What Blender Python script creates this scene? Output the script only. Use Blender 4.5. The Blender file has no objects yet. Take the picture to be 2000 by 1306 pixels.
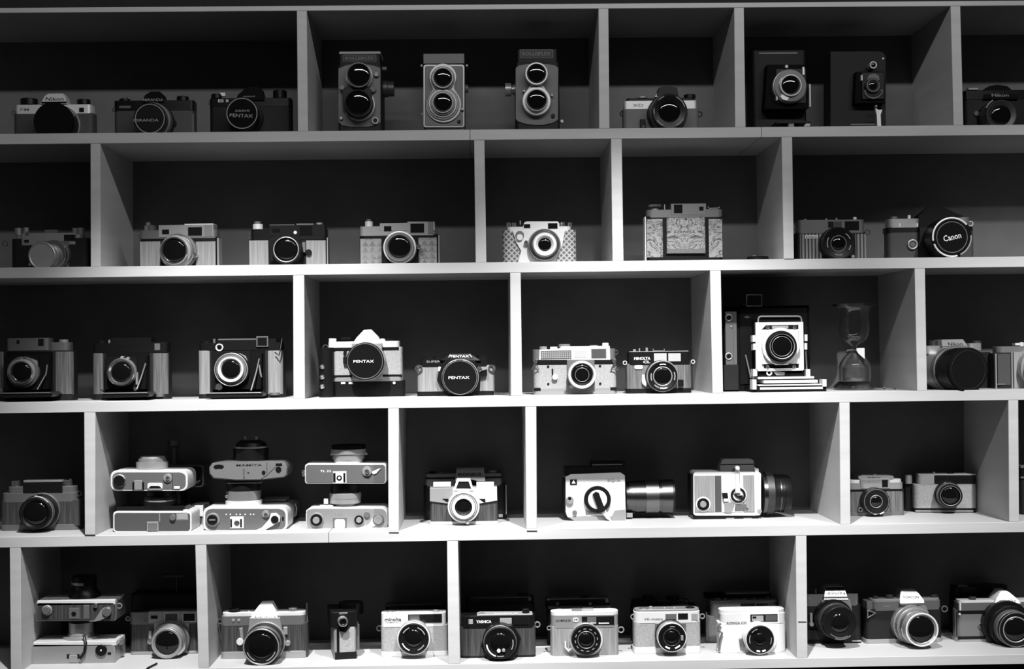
import bpy, bmesh, math, random
from mathutils import Vector, Matrix

random.seed(7)
sc = bpy.context.scene
col = sc.collection

# ------------------------------------------------------------------ camera, world, lamps, exposure
EYE = 1.45                       # eye height, metres; the shelf fronts stand in the plane y = 0
DIST = 2.40
FPX = 2000 * 50 / 36             # 50 mm lens on 36 mm film, frame 2000 x 1306
YAW, PITCH, ROLL = math.radians(1.201), math.radians(0.752), math.radians(-0.709)
fwd = Vector((math.sin(YAW) * math.cos(PITCH), math.cos(YAW) * math.cos(PITCH), math.sin(PITCH)))
rgt0 = Vector((math.cos(YAW), -math.sin(YAW), 0))
up0 = rgt0.cross(fwd)
rgt = rgt0 * math.cos(ROLL) + up0 * math.sin(ROLL)
upv = -rgt0 * math.sin(ROLL) + up0 * math.cos(ROLL)
CAM = Vector((0, -DIST, EYE))
cd = bpy.data.cameras.new('camera'); cam = bpy.data.objects.new('camera', cd); col.objects.link(cam)
cd.sensor_width = 36; cd.lens = 50; cd.clip_start = 0.05
m3 = Matrix((rgt, upv, -fwd)).transposed()
cam.matrix_world = Matrix.Translation(CAM) @ m3.to_4x4()
sc.camera = cam

w = bpy.data.worlds.new('room_ambient'); sc.world = w; w.use_nodes = True
w.node_tree.nodes['Background'].inputs[0].default_value = (1, 1, 1, 1)
w.node_tree.nodes['Background'].inputs[1].default_value = 0.026

def spot(name, loc, aim, watts, half, blend, size):
    l = bpy.data.lights.new(name, 'SPOT'); l.energy = watts; l.spot_size = math.radians(2 * half)
    l.spot_blend = blend; l.shadow_soft_size = size
    o = bpy.data.objects.new(name, l); col.objects.link(o); o.location = loc
    o.rotation_euler = (Vector(aim) - Vector(loc)).to_track_quat('-Z', 'Y').to_euler()
LZ = EYE + 0.89
for lx, ly, k in ((-0.36, -.78, 1.0), (0.27, -.78, 1.0), (1.02, -1.2, .72)):   # halogen spots above and in front
    spot('spot_beam', (lx, ly, LZ), (lx, 0.0, EYE - 0.40), 235 * k, 25.5, 1.0, 0.018)
pl = bpy.data.lights.new('overhead_fill_strip', 'AREA'); pl.shape = 'RECTANGLE'; pl.size = 1.9; pl.size_y = .04; pl.energy = 19   # unseen overhead light for the upper rows, its long strip shape made up
po = bpy.data.objects.new('overhead_fill_strip', pl); col.objects.link(po); po.location = (0.35, -1.35, EYE + 1.13)
po.rotation_euler = (math.radians(50), 0, 0)

vs = sc.view_settings
vs.view_transform = 'Standard'; vs.look = 'None'; vs.exposure = 0.0; vs.gamma = 1.0; vs.use_curve_mapping = False

# ------------------------------------------------------------------ materials
MATS = {}
def mk(name, base, rough=.5, metal=0.0, tex=None, bump=0.0, bscale=900, coat=0.0, spec=.5, trans=0.0):
    m = bpy.data.materials.new(name); m.use_nodes = True
    nt = m.node_tree; N = nt.nodes; L = nt.links
    p = N['Principled BSDF']
    p.inputs['Base Color'].default_value = (base, base, base, 1)
    p.inputs['Roughness'].default_value = rough; p.inputs['Metallic'].default_value = metal
    p.inputs['Coat Weight'].default_value = coat; p.inputs['Coat Roughness'].default_value = .05
    p.inputs['Specular IOR Level'].default_value = spec
    p.inputs['Transmission Weight'].default_value = trans
    tc = N.new('ShaderNodeTexCoord')
    if bump:
        no = N.new('ShaderNodeTexNoise'); no.inputs['Scale'].default_value = bscale; no.inputs['Detail'].default_value = 2
        L.new(tc.outputs['Object'], no.inputs['Vector'])
        b = N.new('ShaderNodeBump'); b.inputs['Strength'].default_value = bump; b.inputs['Distance'].default_value = .0006
        L.new(no.outputs['Fac'], b.inputs['Height']); L.new(b.outputs['Normal'], p.inputs['Normal'])
    if tex:
        tex(nt, tc, p, base)
    MATS[name] = m
    return m
def math_node(nt, op, a, b=None):
    n = nt.nodes.new('ShaderNodeMath'); n.operation = op
    for i, v in enumerate((a, b)):
        if v is None: continue
        if isinstance(v, (int, float)): n.inputs[i].default_value = v
        else: nt.links.new(v, n.inputs[i])
    return n.outputs[0]
def ramp(nt, fac, p, stops):
    r = nt.nodes.new('ShaderNodeValToRGB'); e = r.color_ramp.elements
    while len(e) < len(stops): e.new(.5)
    for k, (q, v) in zip(e, stops): k.position = q; k.color = (v, v, v, 1)
    nt.links.new(fac, r.inputs[0]); nt.links.new(r.outputs[0], p.inputs['Base Color'])
def grain(sx, sz, lo, hi):
    def f(nt, tc, p, base):
        mp = nt.nodes.new('ShaderNodeMapping'); mp.inputs['Scale'].default_value = (sx, sx * .3, sz)
        nt.links.new(tc.outputs['Object'], mp.inputs[0])
        no = nt.nodes.new('ShaderNodeTexNoise'); no.inputs['Scale'].default_value = 1; no.inputs['Detail'].default_value = 4
        nt.links.new(mp.outputs[0], no.inputs['Vector'])
        ramp(nt, no.outputs['Fac'], p, [(.3, base * lo), (.7, base * hi)])
    return f
def sep(nt, tc):
    s = nt.nodes.new('ShaderNodeSeparateXYZ'); nt.links.new(tc.outputs['Object'], s.inputs[0]); return s.outputs
def lattice(nt, tc, p, base):
    x, y, z = sep(nt, tc); s = 105
    def line(v):
        fr = math_node(nt, 'FRACT', v); return math_node(nt, 'ABSOLUTE', math_node(nt, 'SUBTRACT', fr, .5))
    a = line(math_node(nt, 'MULTIPLY', math_node(nt, 'ADD', x, z), s)); b = line(math_node(nt, 'MULTIPLY', math_node(nt, 'SUBTRACT', x, z), s))
    ramp(nt, math_node(nt, 'MAXIMUM', a, b), p, [(.10, .045), (.2, .12), (.36, .12), (.4, .36)])
def triangles(nt, tc, p, base):
    x, y, z = sep(nt, tc)
    u = math_node(nt, 'MULTIPLY', x, 78); v = math_node(nt, 'MULTIPLY', z, 90)
    fu = math_node(nt, 'ABSOLUTE', math_node(nt, 'SUBTRACT', math_node(nt, 'FRACT', u), .5))
    fv = math_node(nt, 'FRACT', v)
    g = math_node(nt, 'LESS_THAN', math_node(nt, 'MULTIPLY', fu, 2.0), math_node(nt, 'SUBTRACT', 1.0, fv))
    no = nt.nodes.new('ShaderNodeTexNoise'); no.inputs['Scale'].default_value = 70; nt.links.new(tc.outputs['Object'], no.inputs['Vector'])
    ramp(nt, math_node(nt, 'MULTIPLY', g, math_node(nt, 'MULTIPLY', no.outputs['Fac'], 1.3)), p, [(0, .20), (.5, .18), (.75, .11)])
def marbled(nt, tc, p, base):
    x, y, z = sep(nt, tc)
    cb = nt.nodes.new('ShaderNodeCombineXYZ'); nt.links.new(math_node(nt, 'ABSOLUTE', x), cb.inputs[0]); nt.links.new(z, cb.inputs[2])
    no = nt.nodes.new('ShaderNodeTexNoise'); no.inputs['Scale'].default_value = 48; no.inputs['Detail'].default_value = 2.5; no.inputs['Distortion'].default_value = 1.6
    nt.links.new(cb.outputs[0], no.inputs['Vector'])
    fr = math_node(nt, 'ABSOLUTE', math_node(nt, 'SUBTRACT', math_node(nt, 'FRACT', math_node(nt, 'MULTIPLY', no.outputs['Fac'], 7.0)), .5))
    ramp(nt, fr, p, [(.0, .03), (.1, .07), (.22, .17), (.5, .24)])
def stripes(nt, tc, p, base):
    x, y, z = sep(nt, tc)
    fr = math_node(nt, 'FRACT', math_node(nt, 'MULTIPLY', x, 165))
    ramp(nt, fr, p, [(.0, .015), (.42, .015), (.5, .2), (.94, .17)])
def knurl(nt, tc, p, base):
    wv = nt.nodes.new('ShaderNodeTexWave'); wv.inputs['Scale'].default_value = 420
    nt.links.new(tc.outputs['Object'], wv.inputs['Vector'])
    ramp(nt, wv.outputs['Fac'], p, [(.2, base * .4), (.8, base * 1.3)])
mk('board', .38, .55, tex=grain(6, 60, .93, 1.05), bump=.12, bscale=500)
mk('boardside', .56, .6, tex=grain(30, 6, .92, 1.06), bump=.1, bscale=500)
mk('back', .105, .6, tex=grain(20, 20, .9, 1.1), bump=.1, bscale=300)
mk('darkwall', .012, .9, bump=.1, bscale=80)
mk('floorwood', .06, .5, tex=grain(3, 40, .7, 1.2))
mk('white', .60, .38, .25)
mk('silver', .32, .36, .55)
mk('silverd', .15, .38, .5)
mk('chrome', .60, .16, .95)
mk('black', .0045, .36, spec=.22)
mk('blackm', .004, .75, spec=.05)
mk('lth', .006, .6, bump=.5, bscale=1400, spec=.25)
mk('lthg', .045, .6, bump=.5, bscale=1400, spec=.3)
mk('lthl', .11, .6, bump=.5, bscale=1400, spec=.3)
mk('cork', .24, .7, tex=grain(300, 300, .8, 1.15), bump=.3, bscale=900)
mk('vl', .19, .5, tex=grain(420, 14, .72, 1.2))
mk('vm', .09, .5, tex=grain(420, 14, .5, 1.5))
mk('vd', .03, .5, tex=grain(420, 14, .4, 1.7))
mk('grey', .075, .5); mk('greyl', .2, .5)
mk('win', .006, .06, coat=1); mk('winl', .34, .3, coat=.6); mk('wing', .06, .12, coat=1)
mk('glass', .003, .04, spec=.42)
mk('inner', .03, .25)
mk('print', .62, .6); mk('printd', .012, .6); mk('printg', .2, .6)
mk('lattice', .5, .5, tex=lattice); mk('triangles', .4, .5, tex=triangles); mk('marbled', .4, .45, tex=marbled)
mk('stripes', .3, .5, tex=stripes); mk('knurl', .26, .35, .5, tex=knurl); mk('knurld', .02, .45, tex=knurl)
mk('paper', .55, .8); mk('liquid', .07, .5, bump=.2, bscale=700)
mk('clear', .96, .02, trans=1.0)
mk('barrel', .42, .3, .8); mk('barrelk', .36, .34, .7, tex=knurl)
mk('barreld', .11, .26, 1.0); mk('barrelkd', .2, .3, 1.0, tex=knurl)
mk('gap', .01, .9)

# ------------------------------------------------------------------ helpers
def ray(px, py):
    return fwd + rgt * ((px - 1000) / FPX) - upv * ((py - 653) / FPX)
def on_plane(px, py, Y):
    r = ray(px, py); return CAM + r * ((Y - CAM.y) / r.y)
def link(name, me, mat, parent=None):
    me.materials.clear(); me.materials.append(MATS[mat])
    o = bpy.data.objects.new(name, me); col.objects.link(o)
    if parent is not None: o.parent = parent
    return o
def bm_mesh(bm, name, smooth=0):
    bmesh.ops.recalc_face_normals(bm, faces=bm.faces)
    me = bpy.data.meshes.new(name); bm.to_mesh(me); bm.free()
    if smooth:
        me.polygons.foreach_set('use_smooth', [True] * len(me.polygons))
        me.set_sharp_from_angle(angle=math.radians(smooth))
    return me
def prism_mesh(name, pts, y0, y1, bev=0.0):
    """outline pts (u, w) pulled from local y0 to y1"""
    bm = bmesh.new()
    a = [bm.verts.new((u, y0, v)) for u, v in pts]; b = [bm.verts.new((u, y1, v)) for u, v in pts]
    n = len(pts)
    f1 = bm.faces.new(a); bm.faces.new(b[::-1])
    for i in range(n): bm.faces.new((a[i], b[i], b[(i + 1) % n], a[(i + 1) % n]))
    if bev > 0:
        ed = [e for e in bm.edges if e.verts[0].co.y == e.verts[1].co.y]
        yf = min(y0, y1); ed = [e for e in ed if abs(e.verts[0].co.y - yf) < 1e-9]
        bmesh.ops.bevel(bm, geom=ed, offset=bev, segments=1, affect='EDGES')
    return bm_mesh(bm, name, 40)
def plan_mesh(name, pts, z0, z1, bev=0.0):
    """plan outline pts (u, y) pulled from z0 up to z1"""
    bm = bmesh.new()
    a = [bm.verts.new((u, y, z0)) for u, y in pts]; b = [bm.verts.new((u, y, z1)) for u, y in pts]
    n = len(pts); bm.faces.new(a); bm.faces.new(b[::-1])
    for i in range(n): bm.faces.new((a[i], b[i], b[(i + 1) % n], a[(i + 1) % n]))
    if bev > 0:
        bmesh.ops.bevel(bm, geom=[e for e in bm.edges if e.verts[0].co.z == e.verts[1].co.z], offset=bev, segments=1, affect='EDGES')
    return bm_mesh(bm, name, 40)
def lathe_mesh(name, prof, n, axis, c):
    """prof [(r, t)] turned about an axis through c: 'y' (t runs towards the viewer), 'z' up, 'x' right"""
    bm = bmesh.new(); rows = []
    for r, t in prof:
        ring = []
        for k in range(1 if r < 1e-7 else n):
            a = 2 * math.pi * k / n; p, q = r * math.cos(a), r * math.sin(a)
            if axis == 'y': v = (c[0] + p, -t, c[1] + q)
            elif axis == 'z': v = (c[0] + p, c[1] + q, t)
            else: v = (t, c[0] + p, c[1] + q)
            ring.append(bm.verts.new(v))
        rows.append(ring)
    for A, B in zip(rows, rows[1:]):
        if len(A) == 1 and len(B) == 1: continue
        for k in range(n):
            j = (k + 1) % n
            if len(A) == 1: bm.faces.new((A[0], B[k], B[j]))
            elif len(B) == 1: bm.faces.new((A[k], B[0], A[j]))
            else: bm.faces.new((A[k], B[k], B[j], A[j]))
    return bm_mesh(bm, name, 35)
def torus_mesh(name, c, R, t, y, n=24, m=6, a0=0, a1=360, flat=1.0):
    bm = bmesh.new(); full = abs(a1 - a0) >= 359.9
    k = n if full else max(4, int(n * abs(a1 - a0) / 360) + 1); rows = []
    for i in range(k if full else k + 1):
        a = math.radians(a0 + (a1 - a0) * i / k); row = []
        for j in range(m):
            b = 2 * math.pi * j / m; rr = R + t * math.cos(b)
            row.append(bm.verts.new((c[0] + rr * math.cos(a), y + flat * t * math.sin(b), c[1] + rr * math.sin(a))))
        rows.append(row)
    cnt = len(rows)
    for i in range(cnt if full else cnt - 1):
        A, B = rows[i], rows[(i + 1) % cnt]
        for j in range(m): bm.faces.new((A[j], B[j], B[(j + 1) % m], A[(j + 1) % m]))
    if not full: bm.faces.new(rows[0]); bm.faces.new(rows[-1][::-1])
    return bm_mesh(bm, name, 60)
def tube_mesh(name, pts, r, m=6):
    bm = bmesh.new(); rows = []
    P = [Vector(p) for p in pts]
    for i, p in enumerate(P):
        t = (P[min(i + 1, len(P) - 1)] - P[max(i - 1, 0)]).normalized()
        a = t.cross(Vector((0, 1, 0)));  a = a.normalized() if a.length > .01 else Vector((1, 0, 0)); b = t.cross(a)
        rows.append([bm.verts.new(p + (a * math.cos(2 * math.pi * j / m) + b * math.sin(2 * math.pi * j / m)) * r) for j in range(m)])
    for A, B in zip(rows, rows[1:]):
        for j in range(m): bm.faces.new((A[j], B[j], B[(j + 1) % m], A[(j + 1) % m]))
    bm.faces.new(rows[0]); bm.faces.new(rows[-1][::-1])
    return bm_mesh(bm, name, 60)
def rr(x0, y0, x1, y1, r, k=4):
    """outline of a rectangle with rounded corners"""
    out = []
    for cx, cy, a in ((x1 - r, y1 - r, 0), (x0 + r, y1 - r, 90), (x0 + r, y0 + r, 180), (x1 - r, y0 + r, 270)):
        for i in range(k + 1):
            t = math.radians(a + 90 * i / k); out.append((cx + r * math.cos(t), cy + r * math.sin(t)))
    return out

# ------------------------------------------------------------------ the setting
def struct(name, me, mat):
    o = link(name, me, mat); o['kind'] = 'structure'; return o
def slab(name, x0, x1, y0, y1, z0, z1, bev=0.0):
    return plan_mesh(name, [(x0, y0), (x1, y0), (x1, y1), (x0, y1)], z0, z1, bev)
struct('floor', slab('floor', -3, 3, -3.5, .32, -.05, 0), 'floorwood')
struct('wall_back', slab('wall_back', -3, 3, .26, .32, 0, 2.9), 'darkwall')

# ------------------------------------------------------------------ the shelving
XL, XR, DEP = -1.06, 1.12, .225
SZ = {}                                            # top face of each shelf, by row
unit = bpy.data.objects.new('wall_shelving_unit', None); col.objects.link(unit); unit.location = (0, 0, 0)
unit['label'] = 'pale wooden shelving unit with staggered dividers and dark back, holding all the cameras'
unit['category'] = 'shelving unit'
def board(x0, x1, zt, zb): return link('shelf_board', slab('shelf_board', x0, x1, 0, DEP, EYE + zb, EYE + zt, .0006), 'board', unit)
G = .0005
def joints(zt, zb, xs):
    e = [XL] + xs + [XR]
    for a, b in zip(e, e[1:]): board(a + (G if a != XL else 0), b - (G if b != XR else 0), zt, zb)
joints(.5905, .582, [])                            # top board
for row, (zt, zb, xs) in enumerate([(.3785, .3608, [-.0165, .478]), (.1538, .1357, []), (-.0723, -.0903, []), (-.2968, -.3146, [-.262]), (-.5212, -.5375, [])], 1):
    joints(zt, zb, xs); SZ[row] = EYE + zt
link('back_panel', slab('back_panel', XL, XR, DEP, DEP + .012, EYE - .5375, EYE + .582), 'back', unit)
link('plinth', slab('plinth', XL, XR, .03, DEP, 0, EYE - .5375), 'darkwall', unit)
for x in (XL - .018, XR):
    link('end_panel', slab('end_panel', x, x + .018, 0, DEP, 0, EYE + .5905), 'board', unit)
ZT = [.582, .3608, .1357, -.0903, -.3146]
DV = [(0, 579.5, 599, 581.7, 601.5), (0, 1169, 1188.3, 1170.2, 1190.6), (0, 1434, 1453, 1436, 1456.5), (0, 1857, 1876, 1863, 1882),
      (1, 176.4, 195.6, 177, 196.3), (1, 926, 946.3, 929, 950), (1, 1193.4, 1214.5, 1196.5, 1218), (1, 1526.8, 1547.5, 1531, 1551),
      (2, 572.4, 594, 573, 595.6), (2, 996.3, 1017, 998, 1020), (2, 1387, 1408, 1391.7, 1412.5), (2, 1786.7, 1807, 1791.7, 1811),
      (3, 164, 186, 165.5, 185.5), (3, 758, 779, 758.7, 779), (3, 1026, 1047.6, 1028.3, 1048.7), (3, 1640, 1660, 1642, 1661.6), (3, 1970, 1989.4, 1971.7, 1991),
      (4, 18.5, 40, 20.6, 41), (4, 381, 402.6, 387.5, 408), (4, 873, 894.5, 875.5, 898.5), (4, 1554.4, 1575.4, 1556.5, 1577.5)]
RY = [(16, 255), (278, 515), (538, 770), (800, 1040), (1050, 1290)]
for ri, a, b, c, d in DV:
    y0, y1 = RY[ri]
    zt, zb = EYE + ZT[ri], SZ[ri + 1]
    xa, xb, xc, xd = (on_plane(x, y, 0).x for x, y in ((a, y0), (b, y0), (c, y1), (d, y1)))
    link('divider', prism_mesh('divider', [(xa, zt), (xb, zt), (xd, zb), (xc, zb)], .0004, DEP, .0006), 'board', unit)
def mark(x0, x1, py, h, Y=-.0003, vert=False):     # pencil ticks and open joints on the board edges
    p = on_plane(x0, py, 0); q = on_plane(x1, py, 0); k = h * .00086
    me = prism_mesh('joint_mark', [(p.x, p.z - k / 2), (q.x, q.z - k / 2), (q.x, q.z + k / 2), (p.x, p.z + k / 2)], Y, .0005)
    link('joint_mark', me, 'gap', unit)
for x0, x1, py, h in ((166, 186, 1045, 3), (760, 779, 1040, 2.5), (1029, 1049, 1037, 2.5), (1532, 1551, 505.5, 1.6), (1559, 1575, 1214, 1.4)):
    mark(x0, x1, py, h)

# ------------------------------------------------------------------ cameras: one builder, measured part by part
F = {'1a': (0, 0, .3), '1b': (570, 0, .315), '1c': (1160, 0, .2144), '1d': (1440, 0, .28),
     '2a': (0, 260, .24), '2b': (460, 260, .25), '2c': (920, 260, .31), '2d': (1500, 260, .25),
     '3a': (0, 520, .3), '3b': (560, 520, .23), '3c': (990, 520, .215), '3d': (1380, 520, .31),
     '4a': (0, 780, .2221), '4b': (380, 780, .2221), '4c': (760, 780, .2221), '4d': (1030, 780, .285), '4e': (1580, 760, .2298),
     '5a': (0, 1040, .21), '5b': (380, 1040, .26), '5c': (870, 1040, .2036), '5d': (1200, 1040, .2037), '5e': (1540, 1030, .23),
     'h': (1590, 570, .15314), 'p': (1400, 560, .1685), 't1': (640, 80, .1378), 't2': (800, 90, .1301), 't3': (970, 80, .1379),
     's1': (200, 840, .1608), 's2': (390, 840, .1608), 'n': (1880, 640, .1072)}
TXT = {}
class Thing:
    """a thing standing on shelf `row`, its front face Y behind the shelf edge. x, y are measured in the sighting frame fr;
    d is the distance in front of the thing's own front face (metres)."""
    def __init__(s, name, label, fr, cx, Y, row, yaw=0, cat='camera', basey=None, z=None, group=None):
        s.ox, s.oy, s.k = F[fr]
        zb = SZ[row] if z is None else z
        q = on_plane(*s.px(cx, basey if basey is not None else (SYP[row] - s.oy) / s.k), Y)
        if basey is not None: zb = q.z
        s.o = bpy.data.objects.new(name, None); col.objects.link(s.o)
        s.o.empty_display_size = .02
        s.o.location = (q.x, Y, zb); s.o.rotation_euler = (0, 0, math.radians(yaw))
        s.o['label'] = label; s.o['category'] = cat
        if group: s.o['group'] = group
        s.inv = (Matrix.Translation((q.x, Y, zb)) @ Matrix.Rotation(math.radians(yaw), 4, 'Z')).inverted()
        s.c0 = s.inv @ CAM; s.zb = zb
        s.mpp = s.k * (DIST + Y) / FPX              # metres per frame unit at the thing's front
        s.pr = None                                 # the sloping prism face: (u0, u1, w0, w1, reach)
    def lean(s, me, nm, d):
        """prism fronts slope back towards the top; what sits on them follows"""
        if nm == 'prism':
            us = [v.co.x for v in me.vertices]; ws = [v.co.z for v in me.vertices]
            s.pr = (min(us), max(us), min(ws), max(ws), d)
        elif s.pr is None or d < s.pr[4] - .001 or not (nm.startswith('prism_') or nm == 'lettering'): return
        a, b, w0, w1, e = s.pr
        c = [v.co for v in me.vertices]
        if nm != 'prism':
            cu = sum(q.x for q in c) / len(c); cw = sum(q.z for q in c) / len(c)
            if not (a < cu < b and w0 - .002 < cw < w1 + .002 and d < e + .004): return
        for q in c:
            if q.y < 0: q.y += max(0.0, q.z - w0) * .55
    def px(s, x, y): return s.ox + x * s.k, s.oy + y * s.k
    def p(s, x, y, d=0.0):
        r = s.inv.to_3x3() @ ray(*s.px(x, y)); t = (-d - s.c0.y) / r.y
        q = s.c0 + r * t; return q.x, q.z
    def add(s, nm, me, mat, par=None): return link(nm, me, mat, par or s.o)
    def bx(s, nm, x0, y0, x1, y1, mat, d0=-.002, d1=.0015, bev=.0005, par=None):
        u0, w1 = s.p(x0, y0, d1); u1, w0 = s.p(x1, y1 if y1 is not None else y0, d1)
        if y1 is None: w0 = 0.0
        w0 = max(w0, 0.0)
        me = prism_mesh(nm, [(u0, w0), (u1, w0), (u1, w1), (u0, w1)], -d1, -d0, min(bev, .3 * abs(d1 - d0), .3 * abs(u1 - u0), .3 * abs(w1 - w0)))
        s.lean(me, nm, d1); return s.add(nm, me, mat, par)
    def pg(s, nm, pts, mat, d0=-.002, d1=.0015, bev=.0005, par=None):
        q = [s.p(x, y, d1) for x, y in pts]; q = [(u, max(v, 0.0)) for u, v in q]
        me = prism_mesh(nm, q, -d1, -d0, bev); s.lean(me, nm, d1); return s.add(nm, me, mat, par)
    def bd(s, nm, x0, y0, x1, y1, mat, th=.032, r=.008, par=None, d1=0.0, bev=.0006):
        """a body with rounded upright edges"""
        u0, w1 = s.p(x0, y0, d1); u1, w0 = s.p(x1, y1 if y1 is not None else y0, d1)
        if y1 is None: w0 = 0.0
        w0 = max(w0, 0.0)
        return s.add(nm, plan_mesh(nm, rr(u0, -d1, u1, th, min(r, (u1 - u0) * .45, (th + d1) * .45)), w0, w1, bev), mat, par)
    def kn(s, nm, cx, w, y0, y1, mat, dc=.014, par=None, n=20):
        u, z1 = s.p(cx, y0, -dc); _, z0 = s.p(cx, y1, -dc); r = w / 2 * s.mpp
        b = min(.0008, r * .3)
        return s.add(nm, lathe_mesh(nm, [(0, z0), (r, z0), (r, z1 - b), (r - b, z1), (0, z1)], n, 'z', (u, dc)), mat, par)
    def cy(s, nm, cx, cy, r, mat, d0=-.001, d1=.002, par=None, n=24, dome=0.0):
        c = s.p(cx, cy, d1); R = r * s.mpp; b = min(.0006, R * .25)
        pr = [(R, d0), (R, d1 - b), (R - b, d1)]
        if dome: pr += [(R * .6, d1 + dome * .64), (R * .3, d1 + dome * .91), (0, d1 + dome)]
        else: pr += [(0, d1)]
        return s.add(nm, lathe_mesh(nm, pr, n, 'y', c), mat, par)
    def rg(s, nm, cx, cy, r, t, mat, d=.001, par=None, a0=0, a1=360, flat=.6):
        c = s.p(cx, cy, d)
        return s.add(nm, torus_mesh(nm, c, r * s.mpp, t * s.mpp, -d, 32, 6, a0, a1, flat), mat, par)
    def lug(s, cx, cy, r=14, mat='chrome', dc=.010):
        return s.rg('strap_lug', cx, cy, r, r * .28, mat, -dc, flat=1)
    def tx(s, txt, x0, x1, yc, h, mat='print', d=.002, par=None, rot=0, bold=.012, nm='lettering'):
        key = (txt, bold)
        if key not in TXT:
            cu = bpy.data.curves.new('lettering', 'FONT'); cu.body = txt; cu.resolution_u = 2; cu.offset = bold
            ob = bpy.data.objects.new('lettering', cu); col.objects.link(ob)
            bpy.context.view_layer.update()
            me = bpy.data.meshes.new_from_object(ob.evaluated_get(bpy.context.evaluated_depsgraph_get()))
            bpy.data.objects.remove(ob); bpy.data.curves.remove(cu)
            TXT[key] = [tuple(v.co) for v in me.vertices], [tuple(p.vertices) for p in me.polygons]
            bpy.data.meshes.remove(me)
        V, P = TXT[key]
        ax, bxx = min(v[0] for v in V), max(v[0] for v in V); ay, by = min(v[1] for v in V), max(v[1] for v in V)
        c = s.p((x0 + x1) / 2, yc, d); W = (x1 - x0) * s.mpp; H = h * s.mpp; ca, sa = math.cos(math.radians(rot)), math.sin(math.radians(rot))
        me = bpy.data.meshes.new(nm); out = []
        for v in V:
            a = ((v[0] - ax) / (bxx - ax) - .5) * W; b = ((v[1] - ay) / (by - ay) - .5) * H
            out.append((c[0] + a * ca - b * sa, -d, c[1] + a * sa + b * ca))
        me.from_pydata(out, [], P); s.lean(me, nm, d); me.update()
        return s.add(nm, me, mat, par)
    def lens(s, cx, cy, steps, g=None, glass='glass', inner=(), arcs=(), back=-.003, nm='lens', rim=.9, recess=.004, dome=.0035):
        """steps [(radius, reach, material)] from the body outward; g: radius of the front glass, None for a closed front"""
        dz = steps[-1][1]; c = s.p(cx, cy, dz); d = back; root = None
        for i, (r, e, mt) in enumerate(steps):
            R = r * s.mpp; b = min(.0008, R * .1); last = i == len(steps) - 1
            pr = [(0, d), (R, d), (R, e - b), (R - b, e)]
            if last and g:
                G_ = g * s.mpp; rim_r = max(G_, R * rim)
                pr += [(rim_r, e), (G_, e - recess), (G_ * .5, e - recess), (0, e - recess)]
            else: pr += [(0, e)]
            o = s.add(nm if root is None else 'lens_ring', lathe_mesh('lens_ring', pr, 40, 'y', c), mt, root)
            root = root or o; d = e - .0005 if not (last and g) else e
        if g:
            G_ = g * s.mpp; h = min(dome, G_ * .4); e = dz - recess
            s.add('lens_glass', lathe_mesh('lens_glass', [(G_, e)] + [(G_ * math.cos(a), e + h * math.sin(a)) for a in (.3, .6, .9, 1.2)] + [(0, e + h)], 32, 'y', c), glass, root)
        for r, t, mt, dd in inner:
            s.add('lens_ring', torus_mesh('lens_ring', c, r * s.mpp, t * s.mpp, -(dz + dd), 40, 6, 0, 360, .5), mt, root)
        for r, t, a0, a1, mt in arcs:
            s.add('engraving', torus_mesh('engraving', c, r * s.mpp, t * s.mpp, -(dz + .0002), 40, 4, a0, a1, .15), mt, root)
        return root
    def win(s, x0, y0, x1, y1, mat='win', fr=None, t=6, d=.0015, nm='viewfinder_window'):
        if fr:
            f = s.bx('window_frame', x0 - t, y0 - t, x1 + t, y1 + t, fr, -.002, d, .0003)
            return s.bx(nm, x0, y0, x1, y1, mat, -.002, d + .0006, .0002, f)
        return s.bx(nm, x0, y0, x1, y1, mat, -.002, d + .0004, .0002)
    def vl(s, nm, cx, prof, mat, dc=.035, par=None, n=36):
        """a lens standing upright: prof [(radius, y)] from the bottom up"""
        u = s.p(cx, prof[0][1], -dc)[0]
        pr = [(r * s.mpp, s.p(cx, y, -dc)[1]) for r, y in prof]
        pr = [(0, pr[0][1])] + pr + [(0, pr[-1][1])]
        return s.add(nm, lathe_mesh(nm, pr, n, 'z', (u, dc)), mat, par)
    def hl(s, nm, cyy, prof, mat, dc=.03, par=None, n=36):
        """a lens lying sideways: prof [(x, radius)] left to right"""
        v = s.p(prof[0][0], cyy, -dc)[1]
        pr = [(r * s.mpp, s.p(x, cyy, -dc)[0]) for x, r in prof]
        pr = [(0, pr[0][1])] + pr + [(0, pr[-1][1])]
        return s.add(nm, lathe_mesh(nm, pr, n, 'x', (dc, v)), mat, par)
    def tube(s, nm, pts, r, mat, d=.001, par=None):
        return s.add(nm, tube_mesh(nm, [(lambda q: (q[0], -d if len(a) < 3 else -a[2], q[1]))(s.p(a[0], a[1], d if len(a) < 3 else a[2])) for a in pts], r * s.mpp), mat, par)
SYP = {1: 255, 2: 512, 3: 772, 4: 1035, 5: 1285}

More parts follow.
